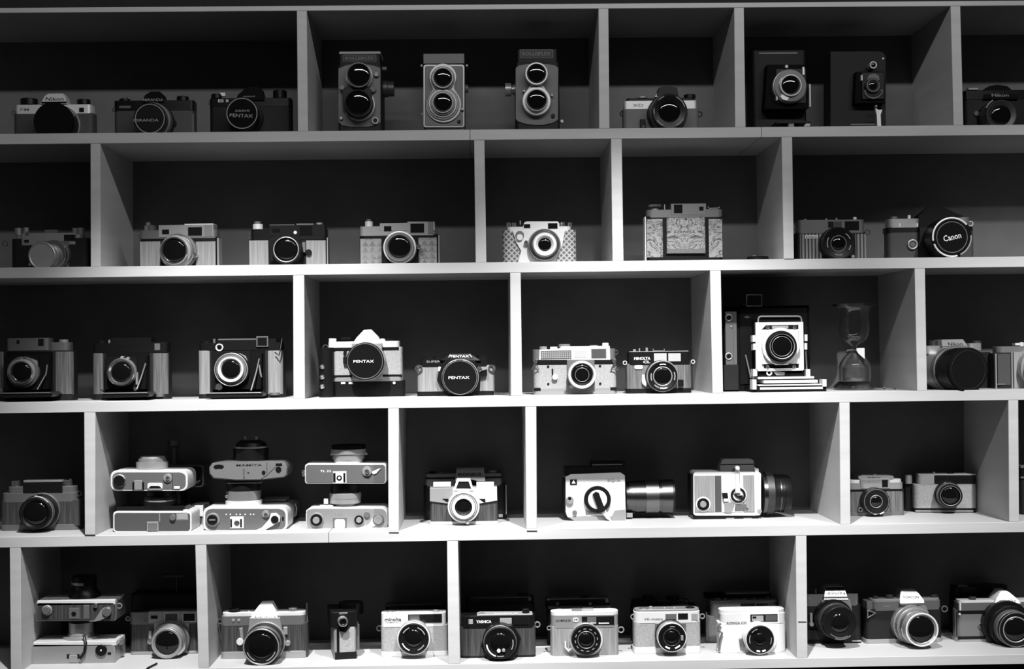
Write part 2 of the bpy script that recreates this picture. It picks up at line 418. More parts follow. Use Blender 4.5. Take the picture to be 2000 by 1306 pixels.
# ================================================================== top shelf
SLR, RF = 'slr_camera', 'rangefinder_camera'
t = Thing(SLR, 'silver-topped SLR camera with a big black capped lens and pale flat-topped prism, dark leather', '1a', 345, .065, 1)
t.bd('body', 85, 738, 605, None, 'lthg'); t.bd('top_plate', 98, 682, 592, 738, 'white', .031, .006, d1=.0006)
t.pg('prism', [(262, 676), (280, 618), (300, 602), (396, 600), (416, 618), (434, 676)], 'white', -.026, .004)
t.tx('Nikon', 292, 408, 640, 26, 'printd', .0044); t.bx('prism_band', 268, 660, 430, 672, 'black', 0, .0046, .0002)
t.tx('FM', 132, 190, 712, 20, 'printg', .001)
t.lens(345, 790, [(128, .006, 'silver'), (122, .034, 'black'), (124, .046, 'blackm')])
t.kn('rewind_knob', 190, 110, 645, 684, 'black'); t.kn('shutter_dial', 545, 86, 650, 682, 'black'); t.bx('self_timer', 515, 700, 545, 726, 'black', 0, .003)
t.bx('body_edge', 596, 742, 606, 862, 'silverd', -.03, -.004); t.lug(88, 735, 12)

t = Thing(SLR, 'black SLR camera with grey leather, domed lettered prism and lettered lens cap, between two SLRs', '1a', 1000, .065, 1)
t.bd('body', 740, 716, 1262, None, 'lthg'); t.bd('top_plate', 740, 655, 1262, 718, 'black', .032, .006, d1=.0006)
t.pg('prism', [(922, 662), (938, 612), (972, 588), (1030, 588), (1056, 612), (1068, 662)], 'black', -.026, .005)
t.tx('MIRANDA', 930, 1060, 648, 20, 'printg', .0054)
t.lens(975, 772, [(124, .010, 'black'), (118, .026, 'silverd'), (104, .044, 'black')], None, inner=((92, 3, 'printg', .0002),))
t.tx('MIRANDA', 872, 1030, 782, 18, 'printg', .0445)
t.kn('rewind_knob', 812, 70, 645, 660, 'black'); t.kn('shutter_dial', 1190, 78, 630, 658, 'black'); t.kn('shutter_button', 838, 20, 632, 648, 'chrome')
t.lug(1230, 736, 12); t.lug(745, 715, 12); t.bx('name_plate', 775, 688, 850, 704, 'grey', 0, .0012); t.cy('self_timer', 1120, 800, 26, 'black', 0, .006)
t.bx('body_edge', 1250, 740, 1262, 860, 'silverd', -.03, -.002)

t = Thing(SLR, 'all-black SLR camera with a white ring around its lettered lens cap, next to the divider', '1a', 1620, .065, 1)
t.bd('body', 1362, 690, 1895, None, 'lth'); t.bd('top_plate', 1362, 640, 1895, 692, 'black', .032, .006, d1=.0006)
t.pg('prism', [(1535, 650), (1545, 612), (1598, 556), (1660, 550), (1700, 575), (1722, 650)], 'black', -.026, .005)
t.lens(1575, 738, [(112, .012, 'black'), (100, .040, 'black'), (100, .046, 'blackm')], None, inner=((96, 3.2, 'greyl', .0002),))
t.tx('ASAHI', 1530, 1622, 720, 14, 'printg', .0465); t.tx('PENTAX', 1497, 1645, 752, 22, 'printg', .0465, rot=-3); t.tx('ES II', 1420, 1486, 656, 18, 'print', .001)
t.tx('ASAHI', 1578, 1655, 625, 10, 'printg', .0055)
t.kn('shutter_dial', 1822, 90, 592, 642, 'black'); t.kn('rewind_knob', 1410, 70, 615, 642, 'black'); t.bx('wind_lever', 1432, 602, 1466, 626, 'white', -.02, -.012)
t.lug(1885, 685, 12); t.lug(1366, 672, 10)

# twin-lens reflexes
TLR = 'twin_lens_camera'
t = Thing(TLR, 'dark twin-lens camera with square lens hood shape and pale hood lid, beside the divider', 't1', 450, .075, 1)
t.bd('body', 140, 340, 765, None, 'lth', .075, .006, d1=-.002)
t.pg('front_plate', [(150, 390), (250, 345), (340, 330), (560, 330), (660, 350), (748, 385), (750, 1150), (700, 1195), (550, 1215), (330, 1215), (200, 1195), (150, 1140)], 'grey', -.004, .0)
t.bx('hood', 175, 180, 740, 350, 'lth', -.07, -.004); t.bx('hood_lid', 162, 150, 748, 182, 'greyl', -.072, -.002)
hp = t.pg('name_plate', rr(212, 192, 690, 302, 20), 'grey', -.006, -.0025); t.pg('name_plate_face', rr(222, 200, 680, 294, 16), 'black', -.006, -.002, par=hp)
t.tx('ROLLEIFLEX', 250, 655, 245, 46, 'grey', -.0016, hp)
t.lens(437, 480, [(195, .008, 'silver'), (178, .020, 'silverd')], 155, rim=.93)
t.pg('lens_surround', [(205, 700), (270, 640), (560, 640), (625, 700), (640, 960), (560, 1070), (430, 1100), (300, 1070), (215, 960)], 'black', 0, .010)
t.lens(430, 870, [(228, .009, 'silver'), (205, .016, 'black'), (190, .026, 'silverd'), (184, .030, 'black')], 160, rim=.93)
t.cy('aperture_dial', 205, 655, 36, 'chrome', 0, .012); t.cy('shutter_dial', 640, 680, 45, 'grey', 0, .007); t.cy('release_button', 690, 470, 34, 'silverd', 0, .007)
q = t.cy('flash_socket', 672, 1125, 52, 'silver', 0, .005); t.cy('socket_hole', 672, 1125, 34, 'black', 0, .0055, q); t.cy('flash_lock', 190, 1090, 24, 'silver', 0, .005)
t.hl('focus_knob', 680, [(765, 120), (850, 120), (860, 110), (940, 108)], 'knurld', .035); t.hl('side_knob', 395, [(765, 30), (835, 30)], 'grey', .02)

t = Thing(TLR, 'grey twin-lens camera with bright rectangular front border and figure-eight lens frame, middle of three', 't2', 515, .075, 1)
t.bd('body', 205, 275, 825, None, 'lthg', .075, .006, d1=-.002)
fp = t.pg('front_border', rr(205, 275, 825, 1220, 40), 'silver', -.004, .0015); t.pg('front_plate', rr(230, 298, 802, 1198, 25), 'grey', -.004, .0022, par=fp)
t.bx('hood', 205, 115, 822, 262, 'grey', -.07, -.003)
t.pg('lens_frame', [(500 + 205 * math.cos(a), 465 - 205 * math.sin(a)) for a in [math.radians(x) for x in range(-35, 216, 18)]] + [(360, 650)] + [(510 + 268 * math.cos(a), 880 - 268 * math.sin(a)) for a in [math.radians(x) for x in range(135, 406, 15)]] + [(662, 640)], 'silver', 0, .006)
t.lens(497, 472, [(180, .012, 'chrome'), (160, .018, 'silver')], 132, rim=.9)
t.lens(497, 845, [(246, .009, 'silverd'), (215, .012, 'silver'), (185, .016, 'silverd'), (160, .020, 'silver')], 132, rim=.9)
t.cy('flash_socket', 742, 1130, 26, 'black', 0, .005); t.cy('focus_lever', 190, 1015, 22, 'chrome', -.002, .004); t.bx('aperture_lever', 775, 925, 812, 960, 'silver', 0, .008)
t.hl('focus_knob', 640, [(825, 60), (880, 60)], 'grey', .035); t.cy('strap_lug', 180, 290, 20, 'silverd', -.012, -.004); t.cy('strap_lug', 860, 290, 20, 'silverd', -.012, -.004)

t = Thing(TLR, 'dark twin-lens camera with bright round lens rims, ribbed side knob and curved bottom edge', 't3', 575, .075, 1)
t.bd('body', 265, 300, 885, None, 'lth', .078, .006, d1=-.002)
t.pg('front_plate', [(268, 385), (310, 345), (450, 325), (720, 325), (830, 345), (872, 375), (872, 1120), (800, 1160), (680, 1188), (560, 1192), (420, 1180), (300, 1140), (268, 1100)], 'grey', -.004, .0)
t.tube('plate_edge', [(866, 380), (866, 1110), (800, 1150), (680, 1180), (560, 1184), (420, 1172), (300, 1132)], 5, 'silverd', .0005)
t.bx('hood', 300, 118, 850, 330, 'lth', -.07, -.004)
hp = t.pg('name_plate', rr(328, 118, 802, 245, 16), 'grey', -.006, -.003); t.pg('name_plate_face', rr(340, 130, 790, 234, 10), 'black', -.006, -.0025, par=hp)
t.tx('ROLLEIFLEX', 365, 765, 182, 48, 'grey', -.0021, hp)
t.lens(565, 460, [(165, .012, 'silver'), (160, .022, 'white')], 132, rim=.88)
t.pg('lens_bridge', [(480, 620), (655, 620), (720, 720), (410, 720)], 'silver', 0, .010)
t.lens(568, 835, [(208, .008, 'silver'), (200, .014, 'white'), (158, .022, 'silver')], 136, rim=.92)
t.hl('focus_knob', 690, [(122, 95), (205, 95), (212, 60), (232, 60), (232, 75), (268, 75)], 'knurl', .03)
t.cy('flash_socket', 800, 1055, 28, 'black', 0, .004); t.cy('flash_lock', 925, 1135, 26, 'silver', -.02, -.012); t.cy('shutter_lever', 785, 765, 16, 'silver', 0, .009); t.cy('aperture_lever', 390, 705, 16, 'silver', 0, .009)

t = Thing(SLR, 'silver SLR camera with grey leather and wide black lens, alone in the square top compartment', '1c', 640, .06, 1)
t.bd('body', 268, 988, 958, None, 'lthl'); t.bd('top_plate', 278, 918, 938, 990, 'white', .031, .005, d1=.0006)
t.bd('top_cover', 300, 895, 920, 920, 'black', .028, .005, d1=-.002)
t.pg('prism_cover', [(570, 880), (592, 800), (640, 786), (710, 786), (758, 800), (772, 880)], 'black', -.026, .0)
t.pg('prism', [(550, 920), (557, 876), (590, 829), (740, 829), (771, 876), (778, 920)], 'white', -.02, .005)
t.tx('minolta', 588, 745, 851, 24, 'printd', .0054); t.bx('prism_band', 552, 878, 776, 890, 'black', 0, .0056, .0002); t.tx('XD', 352, 452, 958, 26, 'printg', .001)
t.lens(690, 1012, [(182, .010, 'black'), (172, .030, 'knurld'), (158, .042, 'black')], 98, rim=.86, inner=((122, 4, 'grey', -.002),),
       arcs=((141, 4, 15, 65, 'greyl'), (141, 4, 110, 135, 'greyl'), (141, 4, 170, 190, 'greyl'), (141, 4, 215, 245, 'greyl'), (141, 4, 295, 330, 'greyl')))
t.kn('shutter_button', 325, 26, 896, 918, 'chrome'); t.kn('wind_lever', 440, 110, 884, 898, 'silver'); t.kn('rewind_knob', 872, 110, 864, 898, 'black'); t.kn('rewind_crank', 872, 30, 858, 866, 'chrome')
t.lug(262, 1035, 22, 'black'); t.lug(962, 1040, 22, 'black'); t.bx('self_timer', 422, 1085, 470, 1180, 'black', 0, .008); t.cy('timer_tip', 452, 1150, 12, 'chrome', 0, .010)

# folding cameras, top right
FC = 'folding_camera'
t = Thing(FC, 'black upright folding camera with a large bright chrome shutter ring around its lens', '1d', 290, .10, 1)
t.bd('body', 105, 352, 478, None, 'lth', .06, .006); t.bx('back_edge', 150, 366, 420, 376, 'grey', 0, .001)
t.pg('bellows', [(210, 450), (470, 450), (490, 760), (190, 760)], 'blackm', 0, .028)
t.bx('lens_standard', 270, 480, 482, 720, 'black', .026, .030)
t.lens(375, 593, [(118, .038, 'silver'), (112, .043, 'chrome'), (78, .048, 'silver')], 62, rim=.86, back=.028)
t.bx('rise_scale', 455, 466, 470, 522, 'white', .026, .033); t.bx('standard_arm', 500, 586, 516, 746, 'silver', .01, .030); t.cy('shutter_lever', 345, 463, 12, 'silver', .028, .036)
t.bx('cocking_lever', 270, 668, 284, 700, 'silver', .03, .04); t.pg('speed_dial', [(300, 675), (312, 655), (362, 680), (350, 702), (320, 695)], 'white', .037, .0445)
t.bx('drop_bed', 275, 846, 512, 856, 'black', .0, .060); t.bx('bed_foot', 358, 856, 396, None, 'silverd', .045, .058); t.pg('bed_strut', [(465, 880), (485, 852), (512, 852), (505, 880)], 'silver', .05, .058)

t = Thing(FC, 'all-black upright folding camera with tiny ringed finder and a bright metal stand leg', '1d', 845, .10, 1)
t.pg('body', [(650, 358), (985, 356), (1020, 366), (1036, 395), (1036, 905), (650, 905)], 'lth', -.05, 0)
t.pg('bellows', [(830, 500), (1025, 500), (1030, 720), (820, 720)], 'blackm', 0, .02); t.bx('lens_standard', 868, 505, 1026, 690, 'black', .018, .024)
q = t.lens(950, 452, [(27, .024, 'silver')], 15, rim=.7, back=.006, nm='finder', recess=.001, dome=.001)
t.lens(950, 595, [(54, .030, 'black'), (48, .033, 'grey')], 33, rim=.85, back=.022, dome=.002)
t.pg('shutter_face', [(905, 560), (915, 525), (940, 512), (962, 512), (988, 525), (995, 560)], 'grey', .022, .028)
t.pg('aperture_scale', [(884, 628), (1020, 624), (1012, 655), (985, 682), (950, 690), (915, 682), (890, 655)], 'grey', .022, .027)
t.pg('scale_face', [(895, 632), (1010, 630), (1003, 652), (980, 672), (950, 678), (920, 672), (900, 652)], 'black', .022, .0275)
t.bx('finder_bracket', 862, 522, 876, 562, 'silver', .018, .026)
t.pg('stand_leg', [(964, 752), (984, 766), (1012, 764), (1000, 800), (1004, 885), (978, 885), (974, 800)], 'white', .03, .036); t.cy('leg_pivot', 970, 740, 9, 'silverd', .02, .03)
t.bx('drop_bed', 790, 862, 965, 872, 'grey', 0, .05); t.cy('corner_rivet', 1018, 408, 8, 'silver', 0, .002)

t = Thing(SLR, 'black SLR camera with domed prism at the far end, past the last top divider', '1d', 1790, .06, 1)
t.bd('body', 1585, 690, 2080, None, 'lth'); t.bd('top_plate', 1585, 630, 2080, 692, 'black', .032, .006, d1=.0006)
t.pg('prism', [(1715, 690), (1735, 620), (1780, 588), (1840, 578), (1905, 590), (1955, 650), (1960, 690)], 'black', -.026, .006)
t.tx('Nikon', 1780, 1900, 660, 24, 'greyl', .0064); t.bx('wind_lever', 1612, 612, 1682, 626, 'silver', -.02, -.01)
t.lens(1845, 800, [(112, .015, 'black'), (105, .045, 'knurld')], 70, arcs=((118, 4, 120, 155, 'printg'),)); t.lug(1590, 720, 10); t.cy('self_timer', 1670, 790, 18, 'grey', 0, .004)

# ================================================================== second shelf
t = Thing(RF, 'silver rangefinder camera with black body sides and a round pale lens cap', '2a', 390, .06, 2, yaw=-4)
t.bd('body', 80, 860, 722, None, 'lth', .03, .012)
t.bd('top_plate', 168, 816, 618, 906, 'silver', .03, .004, d1=.001); t.bx('front_plate', 300, 880, 556, None, 'silverd', -.004, .004); t.bd('top_shoulder', 120, 830, 665, 860, 'silver', .027, .01, d1=-.003)
t.lens(425, 985, [(118, .012, 'silverd'), (112, .022, 'chrome')], back=0); cp = t.lens(340, 995, [(105, .030, 'silver'), (108, .040, 'greyl')], back=.012, nm='lens_cap'); t.rg('cap_rim', 340, 995, 102, 8, 'silver', .040, cp)
t.win(520, 826, 610, 876); t.win(196, 866, 236, 890, fr='silver')
for c, wd, a in ((150, 60, 772), (212, 50, 768), (610, 50, 772), (655, 62, 770)): t.kn('winding_knob', c, wd, a, 830, 'knurl')
t.bx('accessory_shoe', 362, 786, 466, 816, 'silverd', -.022, -.008); t.cy('focus_wheel', 222, 812, 14, 'chrome', 0, .004); t.lug(40, 900, 20); t.lug(716, 890, 14); t.bx('focus_tab', 490, 965, 524, 1018, 'chrome', 0, .012)
t.cy('cap_chain', 240, 1066, 12, 'chrome', .01, .04)

t = Thing(RF, 'silver rangefinder camera with pale wood-veneer panels and chrome lens, next to the divider', '2a', 1450, .06, 2, yaw=-3)
t.bd('body', 1130, 850, 1772, None, 'black', .032, .010); t.bd('top_plate', 1135, 792, 1760, 852, 'silverd', .031, .008, d1=.0008)
t.bx('top_housing', 1290, 748, 1738, 840, 'silver', -.026, .0015); t.bx('housing_cap', 1500, 738, 1735, 752, 'white', -.026, .001)
for a, b in ((1138, 1304), (1592, 1752)): t.bx('veneer_panel', a, 882, b, None, 'vl', -.002, .001)
t.win(1318, 784, 1376, 822); t.win(1530, 766, 1642, 832, fr='silver'); t.bx('ribbed_panel', 1664, 748, 1726, 838, 'knurl', 0, .002)
t.lens(1412, 955, [(150, .006, 'silverd'), (138, .016, 'chrome'), (128, .026, 'silver'), (112, .036, 'chrome')], 94, rim=.9)
t.kn('wind_knob', 1225, 100, 752, 796, 'chrome'); t.kn('shutter_button', 1205, 40, 725, 755, 'silverd'); t.bx('body_edge', 1764, 850, 1780, None, 'silver', -.028, -.004); t.lug(1140, 840, 14); t.cy('focus_tab', 1580, 990, 22, 'chrome', 0, .014)

t = Thing(RF, 'black rangefinder camera with pale veneer panels and squarish black lens surround', '2b', 405, .06, 2)
t.bd('body', 102, 828, 722, None, 'black', .032, .010); t.bd('top_plate', 118, 750, 712, 830, 'black', .031, .006, d1=.0008); t.bx('top_housing', 262, 716, 700, 800, 'black', -.026, .0012)
for a, b in ((106, 256), (550, 704)): t.bx('veneer_panel', a, 838, b, None, 'vl', -.002, .001)
t.win(288, 745, 348, 772); t.win(500, 725, 600, 795); t.bx('housing_edge', 474, 706, 610, 716, 'silverd', -.024, .0014); t.bx('housing_edge', 266, 714, 460, 720, 'grey', -.024, .0014)
t.pg('lens_surround', [(258, 830), (300, 800), (480, 795), (505, 830), (505, 1000), (270, 1000)], 'black', -.001, .010)
t.lens(395, 908, [(120, .016, 'black'), (112, .030, 'black')], 86, rim=.9, inner=((95, 4, 'silver', 0),))
t.kn('wind_knob', 175, 80, 712, 752, 'white'); t.kn('shutter_button', 172, 56, 690, 712, 'silverd'); t.kn('rewind_knob', 655, 54, 700, 720, 'silver'); t.cy('rangefinder_lamp', 466, 776, 14, 'white', 0, .003)
t.cy('self_timer', 570, 930, 24, 'black', 0, .006); t.bx('timer_lever', 520, 850, 545, 930, 'silverd', 0, .008); t.bx('body_edge', 712, 815, 722, None, 'silver', -.028, -.003); t.lug(104, 796, 14)

t = Thing(RF, 'silver rangefinder camera covered in a triangle-patterned skin with a bright lens rim', '2b', 1275, .06, 2)
t.bd('body', 966, 795, 1594, None, 'black', .032, .010); t.bd('top_plate', 970, 728, 1560, 797, 'silver', .031, .006, d1=.0008); t.pg('top_housing', [(1120, 760), (1128, 702), (1340, 702), (1345, 690), (1555, 690), (1560, 760)], 'silver', -.026, .0014)
for a, b, y in ((974, 1140, 825), (1428, 1572, 816)): t.bx('patterned_panel', a, y, b, None, 'triangles', -.002, .001)
t.win(1160, 726, 1218, 764); t.win(1366, 706, 1474, 776, fr='silver'); t.bx('ribbed_panel', 1505, 690, 1545, 785, 'silverd', 0, .002)
t.lens(1280, 890, [(130, .012, 'silverd'), (126, .024, 'silver'), (112, .030, 'silverd')], 84, rim=.84, inner=((120, 6, 'white', -.006),))
t.kn('wind_knob', 1042, 62, 690, 730, 'white'); t.kn('shutter_button', 1040, 40, 672, 692, 'silverd'); t.bx('body_edge', 1582, 795, 1594, None, 'silver', -.028, -.003); t.lug(975, 776, 14); t.lug(1566, 770, 14); t.cy('focus_tab', 1430, 885, 18, 'chrome', 0, .016)

t = Thing(RF, 'bright chrome rangefinder camera with diamond lattice covering on both sides', '2c', 430, .06, 2)
t.bd('body', 198, 612, 664, None, 'lattice', .03, .013)
t.bd('top_plate', 228, 590, 630, 618, 'white', .028, .008, d1=.0008); t.pg('top_housing', [(320, 618), (335, 562), (352, 555), (545, 555), (556, 566), (560, 618)], 'white', -.022, .0012)
t.pg('front_plate', [(262, 616), (592, 616), (575, 700), (528, 830), (352, 830), (292, 830), (318, 740), (285, 690)], 'white', -.003, .004)
t.lens(465, 700, [(104, .012, 'silver'), (98, .018, 'chrome'), (78, .026, 'silver'), (72, .030, 'white')], 42, rim=.78, inner=((86, 2.5, 'inner', -.008), (56, 3, 'silverd', -.001)))
t.win(333, 573, 373, 596, d=.002); t.win(485, 567, 545, 600, d=.002); q = t.cy('timer_dial', 307, 642, 27, 'silverd', 0, .007); t.cy('timer_cap', 307, 655, 20, 'white', 0, .009, q)
for c, y in ((237, 563), (270, 563), (577, 560), (622, 562)): t.kn('winding_knob', c, 30, y, 592, 'chrome')
t.kn('shutter_button', 310, 10, 550, 575, 'silver'); t.cy('lens_release', 348, 688, 13, 'chrome', 0, .012)

t = Thing(FC, 'closed folding camera with swirl-patterned panels on its front, alone in its compartment', '2c', 1345, .07, 2)
t.bd('body', 1100, 524, 1590, None, 'black', .035, .010); t.bd('top_plate', 1108, 482, 1588, 528, 'silverd', .033, .010, d1=.0006); t.bx('top_housing', 1260, 444, 1482, 515, 'silverd', -.026, .001)
t.bx('side_panel', 1106, 540, 1210, 782, 'marbled', -.003, .0012); t.bx('front_cover', 1232, 532, 1478, 756, 'marbled', -.003, .004, .0012); t.bx('side_panel', 1496, 540, 1586, 782, 'marbled', -.003, .0012)
t.pg('cover_lip', [(1240, 728), (1470, 728), (1478, 756), (1232, 756)], 'lthl', 0, .006); t.cy('cover_catch', 1355, 541, 6, 'printd', 0, .0055)
t.win(1278, 450, 1332, 502); t.win(1438, 463, 1465, 486); t.kn('wind_knob', 1158, 86, 450, 466, 'chrome'); t.kn('knob_stem', 1158, 50, 466, 484, 'silver'); t.bx('shutter_button', 1216, 448, 1224, 482, 'silver', -.016, -.012)
t.tube('accessory_shoe', [(1492, 462), (1500, 474), (1558, 472), (1565, 464)], 4, 'silver', -.014); t.bx('body_edge', 1094, 526, 1102, None, 'white', -.03, -.004)

t = Thing('lens_cap', 'small dark lens cap lying flat beside the swirl-patterned folding camera', '2c', 1806, .05, 2, cat='lens cap')
t.kn('cap_body', 1806, 140, 778, 800, 'black', .03, n=32); t.kn('cap_grip', 1785, 30, 768, 779, 'silverd', .02)

t = Thing(RF, 'dark rangefinder camera with vertically striped body panels and black lens', '2d', 500, .07, 2)
t.bd('body', 222, 778, 768, None, 'lth', .032, .008); t.bd('top_plate', 238, 678, 756, 780, 'silverd', .031, .006, d1=.0008)
x = 250
for a, b in ((250, 425), (682, 766)):
    t.bx('striped_panel', a, 786, b, None, 'stripes', -.002, .001)
t.win(508, 690, 576, 737, 'wing'); t.win(600, 688, 712, 756); t.bx('rangefinder_panel', 470, 690, 508, 737, 'black', 0, .0018)
b = t.bx('name_badge', 288, 797, 392, 823, 'white', 0, .0022); t.tx('KONICA', 296, 384, 810, 16, 'printd', .0026, b)
t.lens(555, 860, [(132, .010, 'black'), (126, .028, 'black')], 54, rim=.9, inner=((60, 4, 'grey', -.003),), arcs=((92, 4, 150, 200, 'greyl'), (92, 4, 20, 55, 'printg'), (92, 4, 250, 285, 'printg'), (92, 4, 325, 350, 'greyl')))
for c, y, wd in ((290, 670, 30), (455, 666, 18), (535, 662, 16)): t.kn('shutter_button', c, wd, y, 682, 'silver')
t.kn('rewind_knob', 678, 30, 655, 682, 'white'); t.lug(778, 775, 18); t.lug(222, 752, 14); t.cy('focus_tab', 665, 962, 14, 'silver', 0, .02)

t = Thing(SLR, 'SLR camera with a very large white-ringed lettered lens cap, beside the striped camera', '2d', 1280, .075, 2, yaw=0)
t.bd('body', 940, 768, 1612, None, 'lthg', .034, .008); t.bd('top_band', 930, 736, 1610, 770, 'black', .034, .008, d1=.0004); t.bd('top_plate', 945, 668, 1190, 738, 'silver', .032, .008, d1=.0006); t.bd('top_plate', 1485, 655, 1580, 738, 'silverd', .032, .006, d1=.0006)
for x0 in (1022, 1160): t.bx('plate_mark', x0, 702, x0 + 14, 732, 'white', 0, .0014)
t.pg('prism', [(1185, 740), (1190, 640), (1240, 600), (1290, 562), (1390, 560), (1460, 600), (1540, 640), (1545, 740)], 'black', -.03, .006); t.bx('mirror_housing', 1185, 735, 1500, None, 'black', -.002, .012)
cp = t.lens(1438, 812, [(150, .020, 'black'), (155, .060, 'black'), (155, .064, 'blackm')], None)
t.rg('cap_ring', 1438, 812, 148, 7, 'white', .0642, cp, 40, 190); t.rg('cap_ring', 1438, 812, 148, 7, 'white', .0642, cp, 200, 285); t.rg('cap_ring', 1438, 812, 148, 6, 'greyl', .0642, cp, 295, 365); t.rg('cap_groove', 1438, 812, 118, 3.5, 'grey', .0642, cp)
t.tx('Canon', 1370, 1508, 810, 46, 'print', .0646, cp, rot=12)
q = t.rg('timer_ring', 1132, 868, 34, 8, 'silver', .004); t.cy('timer_hub', 1132, 868, 22, 'grey', 0, .006, q)
t.kn('shutter_button', 1102, 26, 640, 668, 'white'); t.kn('wind_knob', 985, 60, 652, 670, 'silverd'); t.lug(1582, 706, 18, 'white')

# ================================================================== third shelf
def folder(label, fr, lp, rp, top, lens, top_mat, pan, strut, bed, Y, extra):
    t = Thing(FC, label, fr, (lp[0] + rp[1]) / 2, Y, 3)
    t.bd('body', lp[0] - 4, top, rp[1] + 4, None, 'lth', .036, .012)
    for a, b in (lp, rp): t.bd('veneer_panel', a, top + 4, b, 832, pan, .034, .009, d1=.0012)
    t.bx('bellows_well', lp[1], top + 6, rp[0], None, 'blackm', -.004, .0016)
    cx, cy, steps, g, ex = lens
    R = steps[0][0]
    t.pg('bellows', [(lp[1] + 22, top + 20), (rp[0] - 22, top + 20), (rp[0] - 30, 800), (lp[1] + 30, 800)], 'blackm', .001, .022)
    t.bx('lens_standard', cx - R * 1.12, cy - R * 1.05, cx + R * 1.2, cy + R * 1.15, 'black', .02, .026)
    t.lens(cx, cy, steps, g, back=.024, rim=.88, **ex)
    if bed:
        a, b = bed; u0, z1 = t.p(a, 818, .05)
        t.pg('drop_bed', [(a + 20, 822), (b - 20, 818), (b, 835), (b - 14, 850), (a + 14, 856), (a, 838)], 'black', .0, .055)
        t.tube('bed_edge', [(a + 10, 826, .056), (b - 16, 822, .056)], 4, 'silverd')
    if strut: t.tube('bed_strut', [(x, y, d) for x, y, d in strut], 5, 'silverd')
    extra(t); return t
def ex1(t):
    t.bd('top_plate', 40, 468, 318, 548, 'silverd', .033, .006, d1=.0006); t.bd('top_plate', 310, 495, 450, 548, 'silverd', .033, .01, d1=.0002); t.kn('wind_knob', 415, 60, 476, 500, 'silver')
    t.win(248, 472, 284, 515); t.win(108, 480, 126, 502); t.bx('body_edge', 466, 560, 476, 838, 'silverd', -.03, -.004); t.cy('shutter_lever', 120, 610, 20, 'chrome', .02, .036); t.pg('speed_plate', [(165, 610), (205, 600), (240, 615), (246, 660), (220, 650)], 'silver', .022, .030)
    t.cy('bed_catch', 10, 800, 10, 'chrome', 0, .02); t.cy('shutter_button', 160, 598, 12, 'chrome', .02, .038)
folder('open folding camera with silver top housing, round wind knob and veneer sides', '3a', (-70, 42), (342, 474), 552,
       (135, 690, [(100, .034, 'silverd'), (84, .040, 'silver'), (74, .044, 'chrome')], 60, {}), 'silver', 'vm', [(308, 640, .026), (300, 700, .03), (242, 802, .04)], (0, 345), .085, ex1)
def ex2(t):
    t.bd('top_plate', 602, 500, 1092, 562, 'black', .033, .008, d1=.0006); t.bx('top_housing', 722, 466, 985, 520, 'black', -.026, .0008); t.kn('wind_knob', 662, 60, 480, 505, 'black'); t.bx('plate_accent', 1005, 502, 1042, 546, 'silverd', 0, .0012)
    t.bx('shutter_button', 704, 478, 716, 504, 'silver', -.016, -.012); t.kn('film_knob', 1060, 50, 490, 503, 'black'); t.cy('shutter_lever', 792, 594, 10, 'silver', .02, .034); t.cy('speed_dial', 830, 600, 10, 'silver', .02, .034); t.cy('bed_catch', 880, 800, 12, 'chrome', 0, .03); t.cy('bed_catch', 662, 808, 10, 'chrome', 0, .03); t.bx('standard_edge', 882, 690, 896, 770, 'silver', .02, .03)
    t.kn('body_foot', 1040, 60, 824, 848, 'silverd', .002)
folder('open folding camera with black top and ribbed dark veneer sides, middle one of three', '3a', (597, 690), (976, 1094), 562,
       (785, 690, [(92, .034, 'silverd'), (86, .042, 'chrome')], 62, {}), 'black', 'vm', [(948, 630, .026), (920, 720, .03), (890, 800, .04)], (660, 975), .085, ex2)
def ex3(t):
    t.bd('top_plate', 1292, 500, 1838, 545, 'black', .033, .008, d1=.0006); t.bx('top_housing', 1410, 474, 1800, 545, 'black', -.026, .0008); t.bx('housing_edge', 1420, 472, 1668, 479, 'grey', -.022, .0012)
    t.lens(1427, 528, [(25, .006, 'white')], 15, rim=.75, nm='finder_eyepiece', recess=.002, dome=.001)
    f = t.bx('frame_finder', 1668, 455, 1746, 524, 'silverd', -.002, .004); t.bx('finder_glass', 1676, 463, 1738, 516, 'win', 0, .0044, .0001, f)
    t.kn('wind_knob', 1345, 70, 484, 503, 'black'); t.kn('shutter_button', 1395, 18, 472, 500, 'silverd'); t.cy('focus_lever', 1425, 785, 22, 'chrome', .02, .036); t.pg('speed_plate', [(1440, 580), (1500, 562), (1560, 566), (1600, 585), (1612, 620), (1560, 600), (1500, 590)], 'silver', .022, .030)
    t.tube('release_cable', [(1838, 470, 0), (1826, 540, .01), (1816, 580, .012), (1790, 560, .008)], 4, 'black'); t.tube('bed_strut', [(1686, 640, .024), (1700, 720, .02)], 6, 'silver'); t.kn('body_foot', 1790, 70, 820, 838, 'silverd', .002)
folder('open folding camera with pale glowing side panels and black top, beside the divider', '3a', (1287, 1384), (1726, 1842), 545,
       (1500, 672, [(112, .034, 'black'), (98, .040, 'silverd'), (82, .046, 'white')], 62, dict(inner=((104, 3, 'silver', -.006),))), 'black', 'vl', [(1688, 600, .026), (1668, 690, .03), (1634, 808, .042)], (1335, 1715), .085, ex3)

